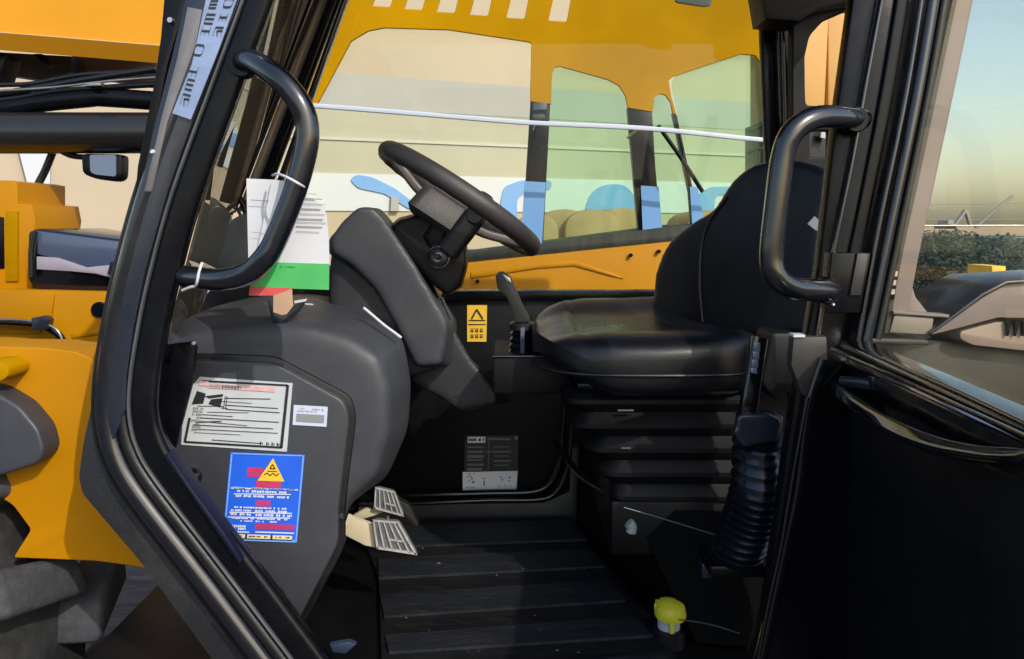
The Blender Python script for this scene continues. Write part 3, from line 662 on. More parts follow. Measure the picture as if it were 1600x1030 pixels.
for x, y in ((302, 745), (431, 930)):
    bm = bmesh.new(); c = P(x, y, 1.325); add_lathe(bm, c, (0, 1, 0), [(0, .008), (-.004, .013), (.004, .015), (.01, .015)], 18); link('panel_bolt', bm, RUB, cs)
    lathe('bolt_head', P(x + 1, y + 1, 1.318), (0, 1, 0), [(0, .0035), (.004, .005), (.01, .005)], METAL, cs, 10)
plate('lower_bracket', [(520, 806), (536, 802), (537, 812), (521, 812)], 1.33, .01, SKIRT, cs)
# stickers on the console
ST = 1.3255
s1 = plate('information_sticker', [(312, 589), (457, 599), (448, 706), (283, 695), (286, 650), (298, 605)], ST, .0015, STW, cs, bev=0, label='white information sticker with a black inner border')
q1 = [(300, 589), (457, 599), (448, 706), (283, 695)]
it = [stroke((.10, .05), (.955, .035), .028), stroke((.955, .03), (.945, .95), .028), stroke((.95, .945), (.03, .955), .03), stroke((.03, .96), (.04, .60), .025)]
for a, b, w in (((.35, .28), (.80, .25), .012), ((.30, .33), (.62, .33), .008), ((.36, .38), (.88, .38), .012), ((.38, .44), (.9, .44), .012), ((.2, .5), (.6, .47), .008), ((.12, .54), (.45, .54), .010), ((.13, .59), (.9, .58), .012), ((.15, .64), (.6, .66), .009), ((.08, .70), (.85, .68), .012), ((.08, .76), (.9, .74), .010), ((.1, .81), (.55, .80), .007), ((.28, .90), (.75, .905), .012), ((.1, .42), (.35, .40), .01), ((.1, .66), (.35, .62), .015)):
    it.append(stroke(a, b, w))
it += [[(.07, .20), (.16, .23), (.15, .38), (.04, .40)], [(.15, .27), (.33, .22), (.33, .26), (.20, .30)], [(.22, .31), (.33, .28), (.32, .42), (.20, .38)], (.35, .25, .357, .44), (.37, .25, .377, .44), (.33, .42, .39, .43)]
for u in (.74, .80, .85, .90): it += [(u, .88, u + .012, .925), (u + .018, .89, u + .026, .92)]
marks('print', q1, ST, it, INK, s1)
marks('header_print', q1, ST, [(.17, .08, .84, .145), (.08, .05, .17, .12)], PINK, s1, lift=.0018)
marks('header_letters', q1, ST, [(u, .085, u + .014, .14) for u in (.28, .31, .34, .37, .40, .43, .46)] + textrow(.18, .5, .112, .05, 1, .3), INKG, s1, lift=.0024)
marks('small_print', q1, ST, sum([textrow(.06, .16, .45 + k * .045, .03, 1.2, .2) for k in range(8)], []), INKG, s1, lift=.0024)
s2 = plate('serial_sticker', [(459, 633), (512, 636), (510, 667), (457, 664)], ST, .0015, WHITE, cs, bev=0, label='small white serial sticker with a grey bar')
q2 = [(459, 633), (512, 636), (510, 667), (457, 664)]
marks('grey_bar', q2, ST, [(.1, .42, .92, .82)], INKG, s2); marks('print', q2, ST, textrow(.18, .78, .16, .08, 1, .3) + textrow(.12, .7, .28, .06, 1, .3) + [(.84, .12, .88, .22)], INKG, s2)
s3 = plate('warning_sticker', [(360, 707), (476, 711), (464, 848), (347, 844)], ST, .0015, BLUE, cs, bev=0, label='blue warning sticker with a yellow triangle')
q3 = [(360, 707), (476, 711), (464, 848), (347, 844)]
marks('border', q3, ST, [stroke((.015, .01), (.985, .01), .014), stroke((.985, 0), (.985, 1), .02), stroke((.02, .985), (.98, .985), .03), stroke((.02, 0), (.02, 1), .02)], BLUEL, s3, lift=.0008)
marks('crimson_text', q3, ST, [(.25, .16, .46, .27), (.38, .31, .72, .385), (.40, .535, .60, .60), (.42, .80, .95, .86)] , MAG, s3, lift=.0010)
marks('triangle', q3, ST, [[(.58, .05), (.76, .31), (.40, .31)]], STY, s3, lift=.0016)
marks('triangle_symbol', q3, ST, polyline([(.55, .17), (.58, .12), (.62, .17), (.55, .17)], .014) + polyline([(.48, .24), (.52, .22), (.56, .25), (.60, .22), (.64, .25), (.68, .22)], .012) + polyline([(.52, .20), (.65, .20)], .01), INK, s3, lift=.0022)
wi = []
for v, h, a, b in ((.40, .022, .05, .92), (.435, .03, .14, .80), (.49, .03, .1, .84)): wi += textrow(a, b, v, h, .8, .15)
wi += [stroke((.05, .405), (.95, .40), .014), stroke((.1, .47), (.86, .455), .010)]
for v, h, a, b in ((.62, .022, .12, .82), (.655, .026, .08, .85), (.70, .03, .08, .9), (.745, .02, .1, .85), (.775, .02, .22, .72)): wi += textrow(a, b, v, h, .8, .2)
wi += [stroke((.06, .68), (.9, .67), .012), stroke((.05, .735), (.88, .725), .012), stroke((.06, .90), (.35, .90), .014), stroke((.43, .895), (.95, .895), .014)] + textrow(.06, .3, .835, .03, .8, .1) + textrow(.06, .3, .865, .03, .8, .1)
marks('white_text', q3, ST, wi, INKW, s3, lift=.0014)
marks('bottom_boxes', q3, ST, [(.04, .925, .30, .97), (.33, .925, .64, .97), (.67, .925, .93, .97)], mat('cream_print', (.70, .60, .38), .5), s3, lift=.0020)
marks('box_text', q3, ST, textrow(.06, .28, .947, .02, 1, .3) + textrow(.35, .62, .947, .02, 1, .3) + textrow(.69, .9, .947, .02, 1, .3) + [stroke((.315, .92), (.315, .975), .012), stroke((.655, .92), (.655, .975), .012), stroke((.03, .975), (.94, .975), .008)], INK, s3, lift=.0026)

# ---- steering column
sc = empty('steering_column', parent=M)
cA = [(517, 372), (535, 345), (560, 322), (585, 322), (604, 345), (640, 398), (702, 505), (690, 570), (650, 574), (628, 528), (585, 450), (545, 410), (517, 395)]
cB = [(512, 375), (535, 350), (562, 328), (585, 328), (604, 350), (640, 402), (706, 508), (700, 574), (655, 577), (630, 530), (590, 452), (545, 412), (512, 398)]
loft('column_cover', [secpx(cA, 1.56), secpx(cB, 1.64), secpx([(x + 10, y - 4) for x, y in cB], 1.84)], GREYP, sc, rem=(.006, 22, .5))
loft('column_side', [secpx([(517, 395), (545, 405), (588, 440), (640, 520), (690, 575), (640, 590), (600, 560), (540, 520), (515, 480)], 1.6), secpx([(517, 395), (545, 405), (588, 440), (640, 520), (690, 575), (640, 590), (600, 560), (540, 520), (515, 480)], 1.85)], GREYD, sc, rem=(.007, 16, .5))
loft('column_foot', [secpx([(652, 574), (692, 566), (700, 500), (735, 560), (776, 612), (776, 632), (718, 642), (690, 622), (640, 596)], 1.72), secpx([(652, 574), (692, 566), (705, 505), (735, 560), (790, 612), (800, 628), (730, 642), (690, 622), (640, 596)], 1.86)], GREYD, sc, rem=(.007, 5, .5))
loft('switch_housing', [secpx([(598, 368), (622, 345), (660, 334), (700, 345), (726, 372), (729, 415), (718, 448), (700, 462), (684, 452), (655, 425), (625, 395)], 1.64), secpx([(598, 365), (622, 340), (660, 330), (705, 340), (730, 370), (732, 415), (722, 450), (702, 462), (684, 452), (655, 425), (625, 395)], 1.80)], BLKP, sc, rem=(.006, 6, .5))
tubepx('indicator_stalk', [(690, 465), (700, 488), (705, 500)], 1.62, .0035, GREYD, sc)
kc = P(687, 402, 1.625)
lathe('ignition_ring', kc, (-.15, -1, .1), [(-.01, .022), (.010, .0235), (.012, .021)], METAL, sc, 28)
lathe('ignition_collar', kc + Vector((0, -.004, 0)), (-.15, -1, .1), [(-.01, .021), (.020, .020), (.024, .013), (.024, .011), (.006, .010)], RUB, sc, 28)
lathe('ignition_key', kc + Vector((0, -.01, 0)), (-.15, -1, .1), [(0, .006), (.022, .006), (.024, .004)], RUB, sc, 14)
# steering wheel
sw = empty('steering_wheel', parent=M)
ctr = P(718, 312, 1.66)
ax_a = Vector((.835, .0, -.55)).normalized()           # long axis
ax_b = Vector((-.05, .985, -.085)); ax_b = (ax_b - ax_a * ax_b.dot(ax_a)).normalized()
nrmw = ax_a.cross(ax_b).normalized()
if nrmw.z < 0: nrmw = -nrmw
RW = .178
def wp(ang, rad, h=0): return ctr + (ax_a * math.cos(ang) + ax_b * math.sin(ang)) * rad + nrmw * h
bm = bmesh.new(); n1 = 72; n2 = 16; rows = []
for i in range(n1):
    a = 2 * math.pi * i / n1; row = []
    for j in range(n2):
        b = 2 * math.pi * j / n2; fing = .0006 * math.cos(24 * a) * (1 if math.sin(b) < 0 else 0)
        row.append(bm.verts.new(wp(a, RW + (.0185 + fing) * math.cos(b), (.0195 + fing) * math.sin(b))))
    rows.append(row)
for i in range(n1):
    for j in range(n2): bm.faces.new((rows[i][j], rows[(i + 1) % n1][j], rows[(i + 1) % n1][(j + 1) % n2], rows[i][(j + 1) % n2]))
SWM = mat('steering_wheel_foam', (.030, .028, .030), .45, bump=.25, bscale=400, var=.12, vscale=5, dust=.06)
link('rim', bm, SWM, sw)
SWS = mat('brown_grey_spoke', (.07, .062, .06), .45, var=.1)
for a in (math.radians(180), math.radians(8), math.radians(90), ):
    pts = [wp(a, .03, -.035), wp(a, .08, -.030), wp(a, .13, -.014), wp(a, RW, 0)]
    up = nrmw
    sweep('spoke', cr(pts, 5), rr(.050, .018, .006), SWS, sw, up=up, scale=None)
hubc = ctr - nrmw * .035
bm = bmesh.new(); 
def hp(a, b, h): return ctr + ax_a * a + ax_b * b + nrmw * h
add_loft(bm, [[hp(x - .012, y, -.076) for x, y in rr(.115, .11, .02)], [hp(x - .012, y, -.066) for x, y in rr(.135, .13, .02)], [hp(x - .012, y, -.018) for x, y in rr(.12, .12, .02)], [hp(x - .012, y, -.010) for x, y in rr(.105, .10, .02)]])
link('hub', bm, SWM, sw, ang=50)
sweep('column_shaft', [hp(.005, 0, -.05), hp(.0, 0, -.09), P(700, 398, 1.66)], rr(.05, .05, .014), BLKP, sw)
sweep('column_shaft', [P(742, 338, 1.60), P(724, 362, 1.60), P(700, 392, 1.605)], rr(.046, .044, .014), RUB, sw)
lathe('column_boss', P(744, 337, 1.585), (-.2, -1, .1), [(-.01, .021), (.008, .021), (.012, .016)], RUB, sw, 8)
bm = bmesh.new(); kp = P(751, 300, 1.58)
add_lathe(bm, wp(math.radians(78), RW - .01, .0) , nrmw, [(0, .012), (.025, .012), (.027, .022), (.040, .026), (.052, .024), (.060, .014)], 20)
link('spinner_knob', bm, RUB, sw)

# ---- joystick
jy = empty('control_lever', parent=M)
g_ = plate('grip', rnd([(774, 430), (783, 424), (797, 432), (806, 452), (818, 480), (829, 500), (826, 504), (803, 504), (799, 480), (790, 462), (777, 452)], 5), 1.66, .035, RUB, jy, bev=.008, seg=4)
plate('grip_button', [(785, 428), (796, 434), (799, 442), (792, 440)], 1.656, .006, METAL, jy, bev=.001)
lathe('collar', P(816, 512, 1.68), (0, 0, -1), [(-.012, .022), (-.008, .027), (.003, .027), (.006, .02)], RUB, jy, 20)
prof = []
for k in range(15): prof.append((k * .0065, .018 + k * .0006 + (.004 if k % 2 else 0)))
lathe('bellows', P(816, 507, 1.68) + Vector((0, 0, 0)), (-.05, 0, -1), prof, BLKG, jy, 20)
plate('shaft_tape', [(813, 512), (820, 512), (820, 556), (813, 554)], 1.65, .004, mat('pale_blue_tape', (.06, .08, .13), .3, var=.8, vscale=60), jy)
bx = [(768, 545), (800, 562), (878, 538), (892, 590), (893, 615), (830, 622), (772, 610)]
bm = bmesh.new(); zt = P(0, 548, 1.62).z
add_box(bm, (P(770, 0, 1.62).x, 1.60, P(0, 616, 1.6).z), (P(888, 0, 1.62).x, 1.84, zt - .01), .006); link('console_box', bm, BOXB, jy)
0 and box('console_stem', (P(800, 0, 1.9).x, 1.86, FZ - .012), (P(900, 0, 1.8).x, 2.0, P(0, 560, 1.6).z), BOXB, jy)
bm = bmesh.new()
a = Vector((P(770, 0, 1.6).x, 1.597, zt - .008)); b = Vector((P(888, 0, 1.6).x, 1.597, zt - .008))
add_sweep(bm, [a, b, b + Vector((0, .24, 0))], circ(.002, 8)); link('box_edge', bm, CHROMEB, jy)

# ---- seat
st = empty('driver_seat', parent=M)
def sgn(x): return -1 if x < 0 else 1
def superell(name, c, size, e1, e2, m, parent, fn=None, n=64, k=40):
    bm = bmesh.new(); rows = []
    for i in range(1, k):
        v = -math.pi / 2 + math.pi * i / k; row = []
        for j in range(n):
            u = 2 * math.pi * j / n
            cv = abs(math.cos(v)) ** e1; x = cv * sgn(math.cos(u)) * abs(math.cos(u)) ** e2; y = cv * sgn(math.sin(u)) * abs(math.sin(u)) ** e2; z = sgn(math.sin(v)) * abs(math.sin(v)) ** e1
            p = Vector((x, y, z))
            if fn: p = fn(p)
            row.append(bm.verts.new(Vector(c) + Vector((p.x * size[0], p.y * size[1], p.z * size[2]))))
        rows.append(row)
    for A_, B_ in zip(rows, rows[1:]):
        for i in range(n): bm.faces.new((A_[i], A_[(i + 1) % n], B_[(i + 1) % n], B_[i]))
    bm.faces.new(rows[0]); bm.faces.new(rows[-1][::-1])
    return link(name, bm, m, parent, ang=80)
def cushfn(p):
    x, y, z = p
    if z > -.2:
        t = (z + .2) / 1.2
        bol = max(0, abs(y) - .45) / .55
        z += t * (.30 * y + .38 * math.sin(min(1, bol) * math.pi * .75) - .25 * (1 - abs(y)) * (x > -.6))      # bolsters and dished middle
        z += t * (.22 * max(0, x) - .55 * max(0, -x - .45))
    z += (1.5 if z < 0 else .1) * max(0, -x - .35)
    return Vector((x, y, z))
superell('cushion', (.265, 1.70, 1.486), (.225, .26, .062), .45, .55, LEATH, st, cushfn)
# piping seam round the cushion
bm = bmesh.new(); sp = []
for j in range(64):
    u = 2 * math.pi * j / 64; sp.append(Vector((.265 + .226 * sgn(math.cos(u)) * abs(math.cos(u)) ** .55, 1.70 + .262 * sgn(math.sin(u)) * abs(math.sin(u)) ** .55, 1.478)))
add_sweep(bm, sp, circ(.003, 8), (0, 0, 1), closed=True); link('seam_piping', bm, LEATH, st)
# backrest: padded shell on a swivelled plane
bn = Vector((-.80, -.60, .16)).normalized(); bp0 = P(1150, 400, 1.68)
bo = [(1018, 500), (1018, 450), (1028, 405), (1048, 370), (1080, 345), (1112, 325), (1130, 297), (1152, 270), (1180, 253), (1215, 247), (1255, 250), (1288, 264), (1296, 300), (1285, 340), (1282, 390), (1290, 450), (1288, 505), (1250, 528), (1150, 530), (1060, 515)]
bo = [tuple(v) for v in cr([Vector(p) for p in bo], 3, True)]
bm = bmesh.new(); add_plate(bm, [Pp(x, y, bp0, bn) for x, y in bo], -bn * .075); br = link('backrest', bm, LEATH, st); remeshed(br, .007, 30, .5)
# raised centre pad and side bolster seam
ci = [(1100, 505), (1096, 440), (1100, 380), (1112, 345), (1138, 310), (1165, 280), (1200, 268), (1245, 272), (1262, 300), (1258, 400), (1260, 500)]
ci = [tuple(v) for v in cr([Vector(p) for p in ci], 3, True)]
sp = [Pp(x, y, bp0 + bn * .002, bn) for x, y in ((1098, 508), (1093, 440), (1097, 380), (1110, 343), (1136, 308))]
sweep('seam_piping', cr(sp, 6), circ(.0022, 8), LEATH, st, up=bn)
plate('seat_label', [(1262, 350), (1273, 338), (1280, 344), (1278, 362)], 1.50, .003, STW, st, bev=0)
# suspension: stepped bellows
zb = 1.442; secs = []
x1b = .46; lf = [.118, .100, .122, .104, .130, .112, .142, .126, .155, .150]
for k, xl in enumerate(lf):
    z_ = zb - k * .0225; ins = .016 if k % 2 == 0 else 0; fx = P([895, 880, 905, 890, 925, 915, 945, 935, 955, 955][k], 0, 1.5).x
    cx_ = (fx + x1b - ins) / 2; w_ = (x1b - ins - fx); yc = 1.69; d_ = .40 - ins * 2
    for dz, e in ((.004, .006), (-.004, .006)) if k % 2 else ((0, 0),):
        secs.append([Vector((cx_ + a, yc + b, z_ + dz)) for a, b in rr(w_ - (e if dz else 0) * 0, d_, .035, 5)])
loft('suspension_bellows', secs, mat('bellows_rubber', (.003, .0036, .0052), .4, spec=.25, var=.2), st)
box('suspension_base', (P(955, 0, 1.5).x, 1.50, 1.13), (.50, 1.90, zb - .21), BLKP, st, .006)
bm = bmesh.new()
for y, xa, xb in ((641, 965, 990), (700, 970, 986)): add_box(bm, P(xa, y + .9, 1.487), P(xb, y - .9, 1.484), 0)
link('wear_mark', bm, SILV, st)
box('seat_rail', (.12, 1.48, 1.445), (.46, 1.92, 1.456), BLK, st, .003)
box('rail_tab', P(972, 606, 1.475), P(986, 600, 1.485), METAL, st, 0)
# seat pedestal with sloped front edge
loft('seat_pedestal', [[onfloor(905, 820, FZ), onfloor(1090, 1005, FZ), Vector((.62, 1.40, FZ)), Vector((.72, 2.10, FZ))], [P(905, 690, 1.98), P(985, 790, 1.52), Vector((.62, 1.42, 1.21)), Vector((.72, 2.10, 1.21))]], mat('pedestal_matt_black', (.0022, .0025, .003), .8, spec=.08), M)
tubepx('pedestal_edge', [(868, 690), (900, 735), (940, 765), (985, 790)], 1.7, .008, BLKG, M, Ds=[2.0, 1.85, 1.68, 1.51])
tubepx('release_rod', [(975, 793), (1040, 812), (1115, 835), (1168, 850)], 1.36, .0011, mat('bluish_steel', (.08, .12, .18), .35, metal=.6), M)
tubepx('rod_fitting', [(982, 817), (987, 823), (986, 832)], 1.40, .009, mat('teal_grey_fitting', (.25, .32, .33), .45), M)
# armrest lever with bellows at the near side
lv = empty('parking_brake_lever', parent=M)
prof = []; H = .27
for k in range(31):
    t = k / 30; prof.append((t * H * .80, .042 - .004 * math.sin(t * 3) + (.0055 if k % 2 else 0)))
bm = bmesh.new(); top3 = P(1187, 680, 1.34); bot3 = P(1150, 865, 1.34)
ps = cr([top3, P(1186, 760, 1.34), P(1172, 815, 1.34), bot3], 20); secs = []
for i, p in enumerate(ps):
    t = ps[min(i + 1, len(ps) - 1)] - ps[max(i - 1, 0)]; t.normalize()
    tt = i / (len(ps) - 1); r = .040 + .004 * math.sin(tt * 3) + (.0045 * math.cos(i * math.pi / 2.0)); a = Vector((1, 0, 0)); b = Vector((0, 1, .0))
    # ring planes tipped toward the camera
    b = Vector((0, 1, .22))
    secs.append([p + (a * math.cos(u) + b * math.sin(u)) * r for u in [2 * math.pi * k / 24 for k in range(24)]])
add_loft(bm, secs); link('bellows', bm, mat('blue_black_gaiter', (.0045, .0055, .010), .24, coat=.5), lv, ang=60)
loft('bellows_head', [[P(x, y, 1.30) for x, y in ((1150, 652), (1165, 646), (1200, 645), (1221, 655), (1215, 690), (1160, 700), (1146, 680))], [P(x, y, 1.38) for x, y in ((1150, 642), (1165, 640), (1205, 640), (1225, 650), (1219, 690), (1160, 700), (1146, 680))]], DARKST, lv, rem=(.005, 5, .5))
sweep('lever_arm', cr([P(1187, 528, 1.36), P(1180, 570, 1.35), P(1172, 620, 1.34), P(1166, 660, 1.34)], 6), rr(.028, .018, .004), BLKG, lv)
bm = bmesh.new()
for k in range(5): add_box(bm, P(1177 - k * 1.6, 548 + k * 13, 1.342), P(1188 - k * 1.6, 536 + k * 13, 1.338), .0008)
link('ratchet_teeth', bm, mat('pale_ratchet', (.20, .24, .32), .3, metal=.5, var=.3), lv)
box('base_plate', P(1110, 885, 1.31), P(1190, 868, 1.40), BLK, lv, .004)
box('base_leg', P(1097, 905, 1.36), P(1112, 870, 1.39), DARKST, lv, .002)
plate('side_cushion', [(1205, 520), (1250, 520), (1262, 560), (1240, 610), (1215, 630), (1190, 600)], 1.45, .08, mat('dark_grey_bracket', (.006, .007, .009), .5, spec=.3), M, bev=.01, r=8)
# near black lower body to the right of the opening
# fluid cap
cp = empty('fluid_reservoir', parent=M)
c0 = P(1045, 985, 1.46)
lathe('neck', c0, (0, 0, 1), [(-.04, .020), (.0, .020), (.028, .021), (.03, .019)], FROST, cp, 28)
lathe('ring', c0, (0, 0, 1), [(-.03, .03), (.004, .030), (.006, .024)], RUB, cp, 28)
bm = bmesh.new(); add_lathe(bm, c0, (.06, -.08, 1), [(.028, .028), (.034, .029), (.042, .027), (.050, .024), (.054, .016), (.055, .004)], 32)
add_box(bm, c0 + Vector((-.004, -.030, .008)), c0 + Vector((.004, -.022, .034)), .001)
for k in range(10):
    a = 2 * math.pi * k / 10; q = c0 + Vector((math.cos(a) * .0235, math.sin(a) * .0235, .043)); add_box(bm, q - Vector((.003, .003, .006)), q + Vector((.003, .003, .006)), .001)
link('cap', bm, CAPY, cp)
# debris glints and small hose at sill
sd = plate('sill_bracket', [(515, 1008), (545, 1003), (556, 1008), (540, 1022), (520, 1020)], 1.22, .01, mat('worn_blue_spot', (.02, .03, .06), .4), M, bev=.002)
sweep('floor_seam', cr([P(1060, 968, 1.4), P(1110, 976, 1.36), P(1155, 990, 1.32)], 5), circ(.0012, 6), METAL, M)

# ---- pedals
def pedal(quad, arm, D, wd):
    p = empty('pedal', parent=M)
    bm = bmesh.new(); add_plate(bm, [P(x, y, D + dd) for (x, y), dd in zip(rnd(quad, 6), [0] * 99)], (0, .014, .0), .004, 2)
    pad = link('pedal_pad', bm, PEDAL, p)
    q4 = quad
    its = [stroke((.03, .0), (.03, 1), .045), stroke((.97, .02), (.97, .98), .05), stroke((0, .03), (1, .03), .04), stroke((0, .96), (1, .96), .07),
           stroke((.22, .05), (.20, .95), .035), stroke((.42, .05), (.40, .95), .035), stroke((.80, .05), (.82, .95), .035), stroke((.62, .05), (.62, .95), .03), stroke((.42, .62), (.82, .62), .04)]
    bm = bmesh.new()
    for itq in its:
        pts = []
        for u, v in itq:
            x = (q4[0][0] * (1 - u) + q4[1][0] * u) * (1 - v) + (q4[3][0] * (1 - u) + q4[2][0] * u) * v
            y = (q4[0][1] * (1 - u) + q4[1][1] * u) * (1 - v) + (q4[3][1] * (1 - u) + q4[2][1] * u) * v
            pts.append(P(x, y, D - .0035))
        add_plate(bm, pts, (0, .005, 0))
    link('tread', bm, PEDALL, pad, smooth=False)
    bm = bmesh.new(); add_plate(bm, [P(x, y, D + .012) for x, y in arm], (0, .012, 0), .002); link('pedal_arm', bm, CREAM, p)
pedal([(586, 762), (616, 769), (631, 808), (584, 795)], [(552, 806), (570, 796), (586, 795), (600, 800), (585, 806), (566, 812)], 1.62, .02)
pedal([(582, 813), (622, 816), (652, 868), (588, 858)], [(543, 806), (585, 822), (586, 856), (570, 853), (534, 834)], 1.50, .02)
plate('third_pedal', [(600, 770), (640, 790), (655, 822), (648, 826), (615, 812)], 1.72, .02, RUB, M, bev=.004, r=5)
tubepx('pedal_pin', [(606, 806), (606, 816)], 1.51, .003, METAL, M, sm=False)

# ---- stickers on the far wall
SB = BD - .004
y1 = plate('caution_sticker', [(730, 477), (761, 477), (760, 534), (730, 534)], SB, .003, STY, M, bev=0, label='yellow caution sticker with a black triangle')
qy = [(730, 477), (761, 477), (760, 534), (730, 534)]
its = polyline([(.22, .38), (.48, .12), (.80, .38)], .07) + [stroke((.08, .42), (.92, .42), .035), stroke((.05, .53), (.95, .53), .03)]
for r_ in range(2):
    for c_ in range(3): its.append((.18 + c_ * .24, .64 + r_ * .16, .32 + c_ * .24, .74 + r_ * .16))
marks('print', qy, SB, its, INK, y1)
marks('inner_marks', qy, SB, [(.22 + c_ * .24, .66 + r_ * .16, .27 + c_ * .24, .70 + r_ * .16) for r_ in range(2) for c_ in range(3)], STY, y1, lift=.002)
STW2 = mat('bright_white_label', (.85, .88, .92), .5)
b1 = plate('loading_chart', [(727, 681), (810, 681), (809, 736), (725, 737)], SB, .003, mat('black_chart', (.02, .02, .022), .4), M, bev=0, label='black chart sticker above a white strip')
qb = [(727, 681), (810, 681), (809, 736), (725, 737)]
its = [(.05, .03, .38, .2)]
marks('chart_header', qb, SB, its, STW2, b1)
marks('chart_header_text', qb, SB, textrow(.07, .36, .115, .10, .5, .3), INK, b1, lift=.002)
its = [(.93, .0, .99, .12)]
for k in range(6): its.append((.05, .30 + k * .12, .36 - .02 * (k % 2), .34 + k * .12 + .02 * (k % 3)))
for k in range(5): its.append((.55, .30 + k * .13, .83 + .04 * (k % 2), .325 + k * .13 + .02 * (k % 2)))
its += [stroke((.45, .1), (.45, .95), .012), stroke((.38, .45), (.55, .45), .03), stroke((.42, .08), (.85, .10), .05)]
marks('chart_lines', qb, SB, its, mat('pale_grey_ink', (.16, .17, .18), .5), b1)
b2_ = plate('white_chart_strip', [(723, 738), (809, 736), (807, 764), (723, 766)], SB, .003, STW2, M, bev=0)
qw = [(723, 738), (809, 736), (807, 764), (723, 766)]
marks('print', qw, SB, polyline([(.08, .3), (.14, .2), (.18, .4), (.1, .5)], .02) + [(.17, .5, .22, .62), (.36, .35, .42, .4), (.38, .5, .41, .8), (.68, .3, .73, .35), (.84, .3, .88, .4), (.7, .45, .76, .5), (.83, .5, .87, .55)] + textrow(.06, .24, .12, .06, 1, .3) + textrow(.06, .24, .85, .06, 1, .3) + textrow(.66, .9, .82, .06, 1, .3), INKG, b2_)

# ---- B pillar (near right) and open door
bp = empty('rear_door_pillar', parent=M)
plate('pillar_body', [(1338, -40), (1492, -40), (1444, 180), (1398, 380), (1362, 545), (1330, 560), (1325, 620), (1335, 1060), (1165, 1060), (1195, 960), (1210, 850), (1232, 690), (1243, 615), (1262, 525), (1280, 420), (1294, 300), (1309, 170)], NDm + .02, .025, BLK, bp, bev=.008)
def bband(name, pts, prof, D, m): return sweep(name, cr([P(x, y, D) for x, y in pts], 6), prof, m, bp)
bband('pillar_bead', [(1382, -30), (1352, 130), (1330, 255), (1300, 400), (1277, 528)], rr(.005, .012, .002), NDm + .008, CHROMEB)
bband('pillar_rib', [(1415, -30), (1385, 150), (1352, 320), (1318, 480)], rr(.020, .008, .003), NDm + .016, BLK)
bband('pillar_channel', [(1444, -30), (1415, 150), (1372, 360), (1340, 540)], circ(.0042, 14), NDm - .004, CHROMEB)
bband('pillar_channel', [(1462, -30), (1432, 150), (1390, 360), (1352, 545)], circ(.0075, 16), NDm - .006, CHROMEB)
bband('door_seal', [(1480, -30), (1449, 150), (1406, 360), (1370, 530)], circ(.006, 14), NDm - .002, RUB)
bband('lower_post', [(1285, 560), (1262, 640), (1247, 760), (1228, 850), (1195, 1000), (1180, 1060)], rr(.016, .02, .005), NDm + .006, BLKG)
bband('lower_bead', [(1262, 620), (1240, 740), (1222, 850), (1200, 950), (1180, 1060)], circ(.0028, 10), NDm - .002, CHROMEB)
plate('pillar_gusset', [(1240, 526), (1292, 526), (1294, 560), (1275, 615), (1262, 622), (1252, 615), (1236, 570)], NDm, .02, TAUPE, bp, bev=.003)
plate('gusset_flange', [(1240, 523), (1258, 523), (1258, 527), (1240, 527)], NDm - .004, .02, WHITE, bp, bev=0)
plate('latch_block', [(1300, 395), (1362, 395), (1345, 490), (1290, 490)], NDm - .012, .03, BLK, bp, bev=.004)
plate('latch_plate', [(1340, 396), (1358, 396), (1346, 462), (1328, 462)], NDm - .017, .012, mat('worn_latch_steel', (.05, .048, .05), .4, metal=.6, var=.3), bp, bev=.002)
lathe('latch_screw', P(1303, 476, NDm - .016), (0, 1, 0), [(0, .0018), (.006, .0025)], WHITE, bp, 8)
# rear quarter: pale frame, sill, cowling
rq = empty('rear_quarter', parent=M)
def rband(name, pts, w, D, m, d=.02): return sweep(name, cr([P(x, y, D) for x, y in pts], 6), rr(w * D / F, d, .005), m, rq)
rband('window_frame', [(1505, -30), (1472, 130), (1440, 280), (1414, 400), (1392, 520)], 36, 1.32, LILAC)
rband('frame_groove', [(1497, -30), (1463, 130), (1431, 280), (1405, 400), (1384, 520)], 3, 1.307, TAUPE, .006)
plate('corner_gusset', [(1428, 410), (1424, 440), (1432, 465), (1450, 488), (1470, 497), (1400, 497), (1408, 420)], 1.325, .02, LILAC, rq, bev=.003)
lt = plate('window_latch', [(1396, 420), (1404, 418), (1404, 428), (1398, 468), (1386, 468), (1390, 440)], 1.30, .012, BLK, rq, bev=.002)
for k in range(3): plate('latch_slot', [(1396 - k * 2, 424 + k * 14), (1403 - k * 2, 424 + k * 14), (1402 - k * 2, 432 + k * 14), (1394 - k * 2, 432 + k * 14)], 1.297, .004, METAL, lt, bev=0)
plate('sill_plate', [(1398, 492), (1460, 497), (1456, 524), (1390, 520)], 1.30, .03, mat('grey_brown_sill', (.22, .20, .185), .4, var=.1), rq, bev=.003)
plate('sill_edge', [(1396, 486), (1484, 492), (1484, 497), (1396, 491)], 1.295, .03, LILAC, rq, bev=.002)
plate('lower_body', [(1355, 528), (1450, 530), (1700, 548), (1700, 900), (1300, 900), (1340, 560)], 1.34, .1, mat('dark_body_panel', (.011, .011, .012), .4, var=.15), rq, bev=.006)
plate('rear_cowling', [(1452, 524), (1540, 462), (1575, 444), (1700, 436), (1700, 500), (1560, 496), (1500, 512)], 1.30, .16, LILAC, rq, bev=.012, seg=4, r=6)
plate('cowling_edge', [(1452, 520), (1535, 458), (1573, 439), (1700, 431), (1700, 437), (1575, 445), (1541, 463), (1456, 524)], 1.292, .17, DARKST, rq, bev=.003)
plate('lower_cowling', [(1500, 518), (1560, 502), (1700, 500), (1700, 560), (1520, 540), (1500, 530)], 1.31, .14, mat('warm_grey_cowling', (.27, .21, .19), .45, var=.1), rq, bev=.008, r=5)
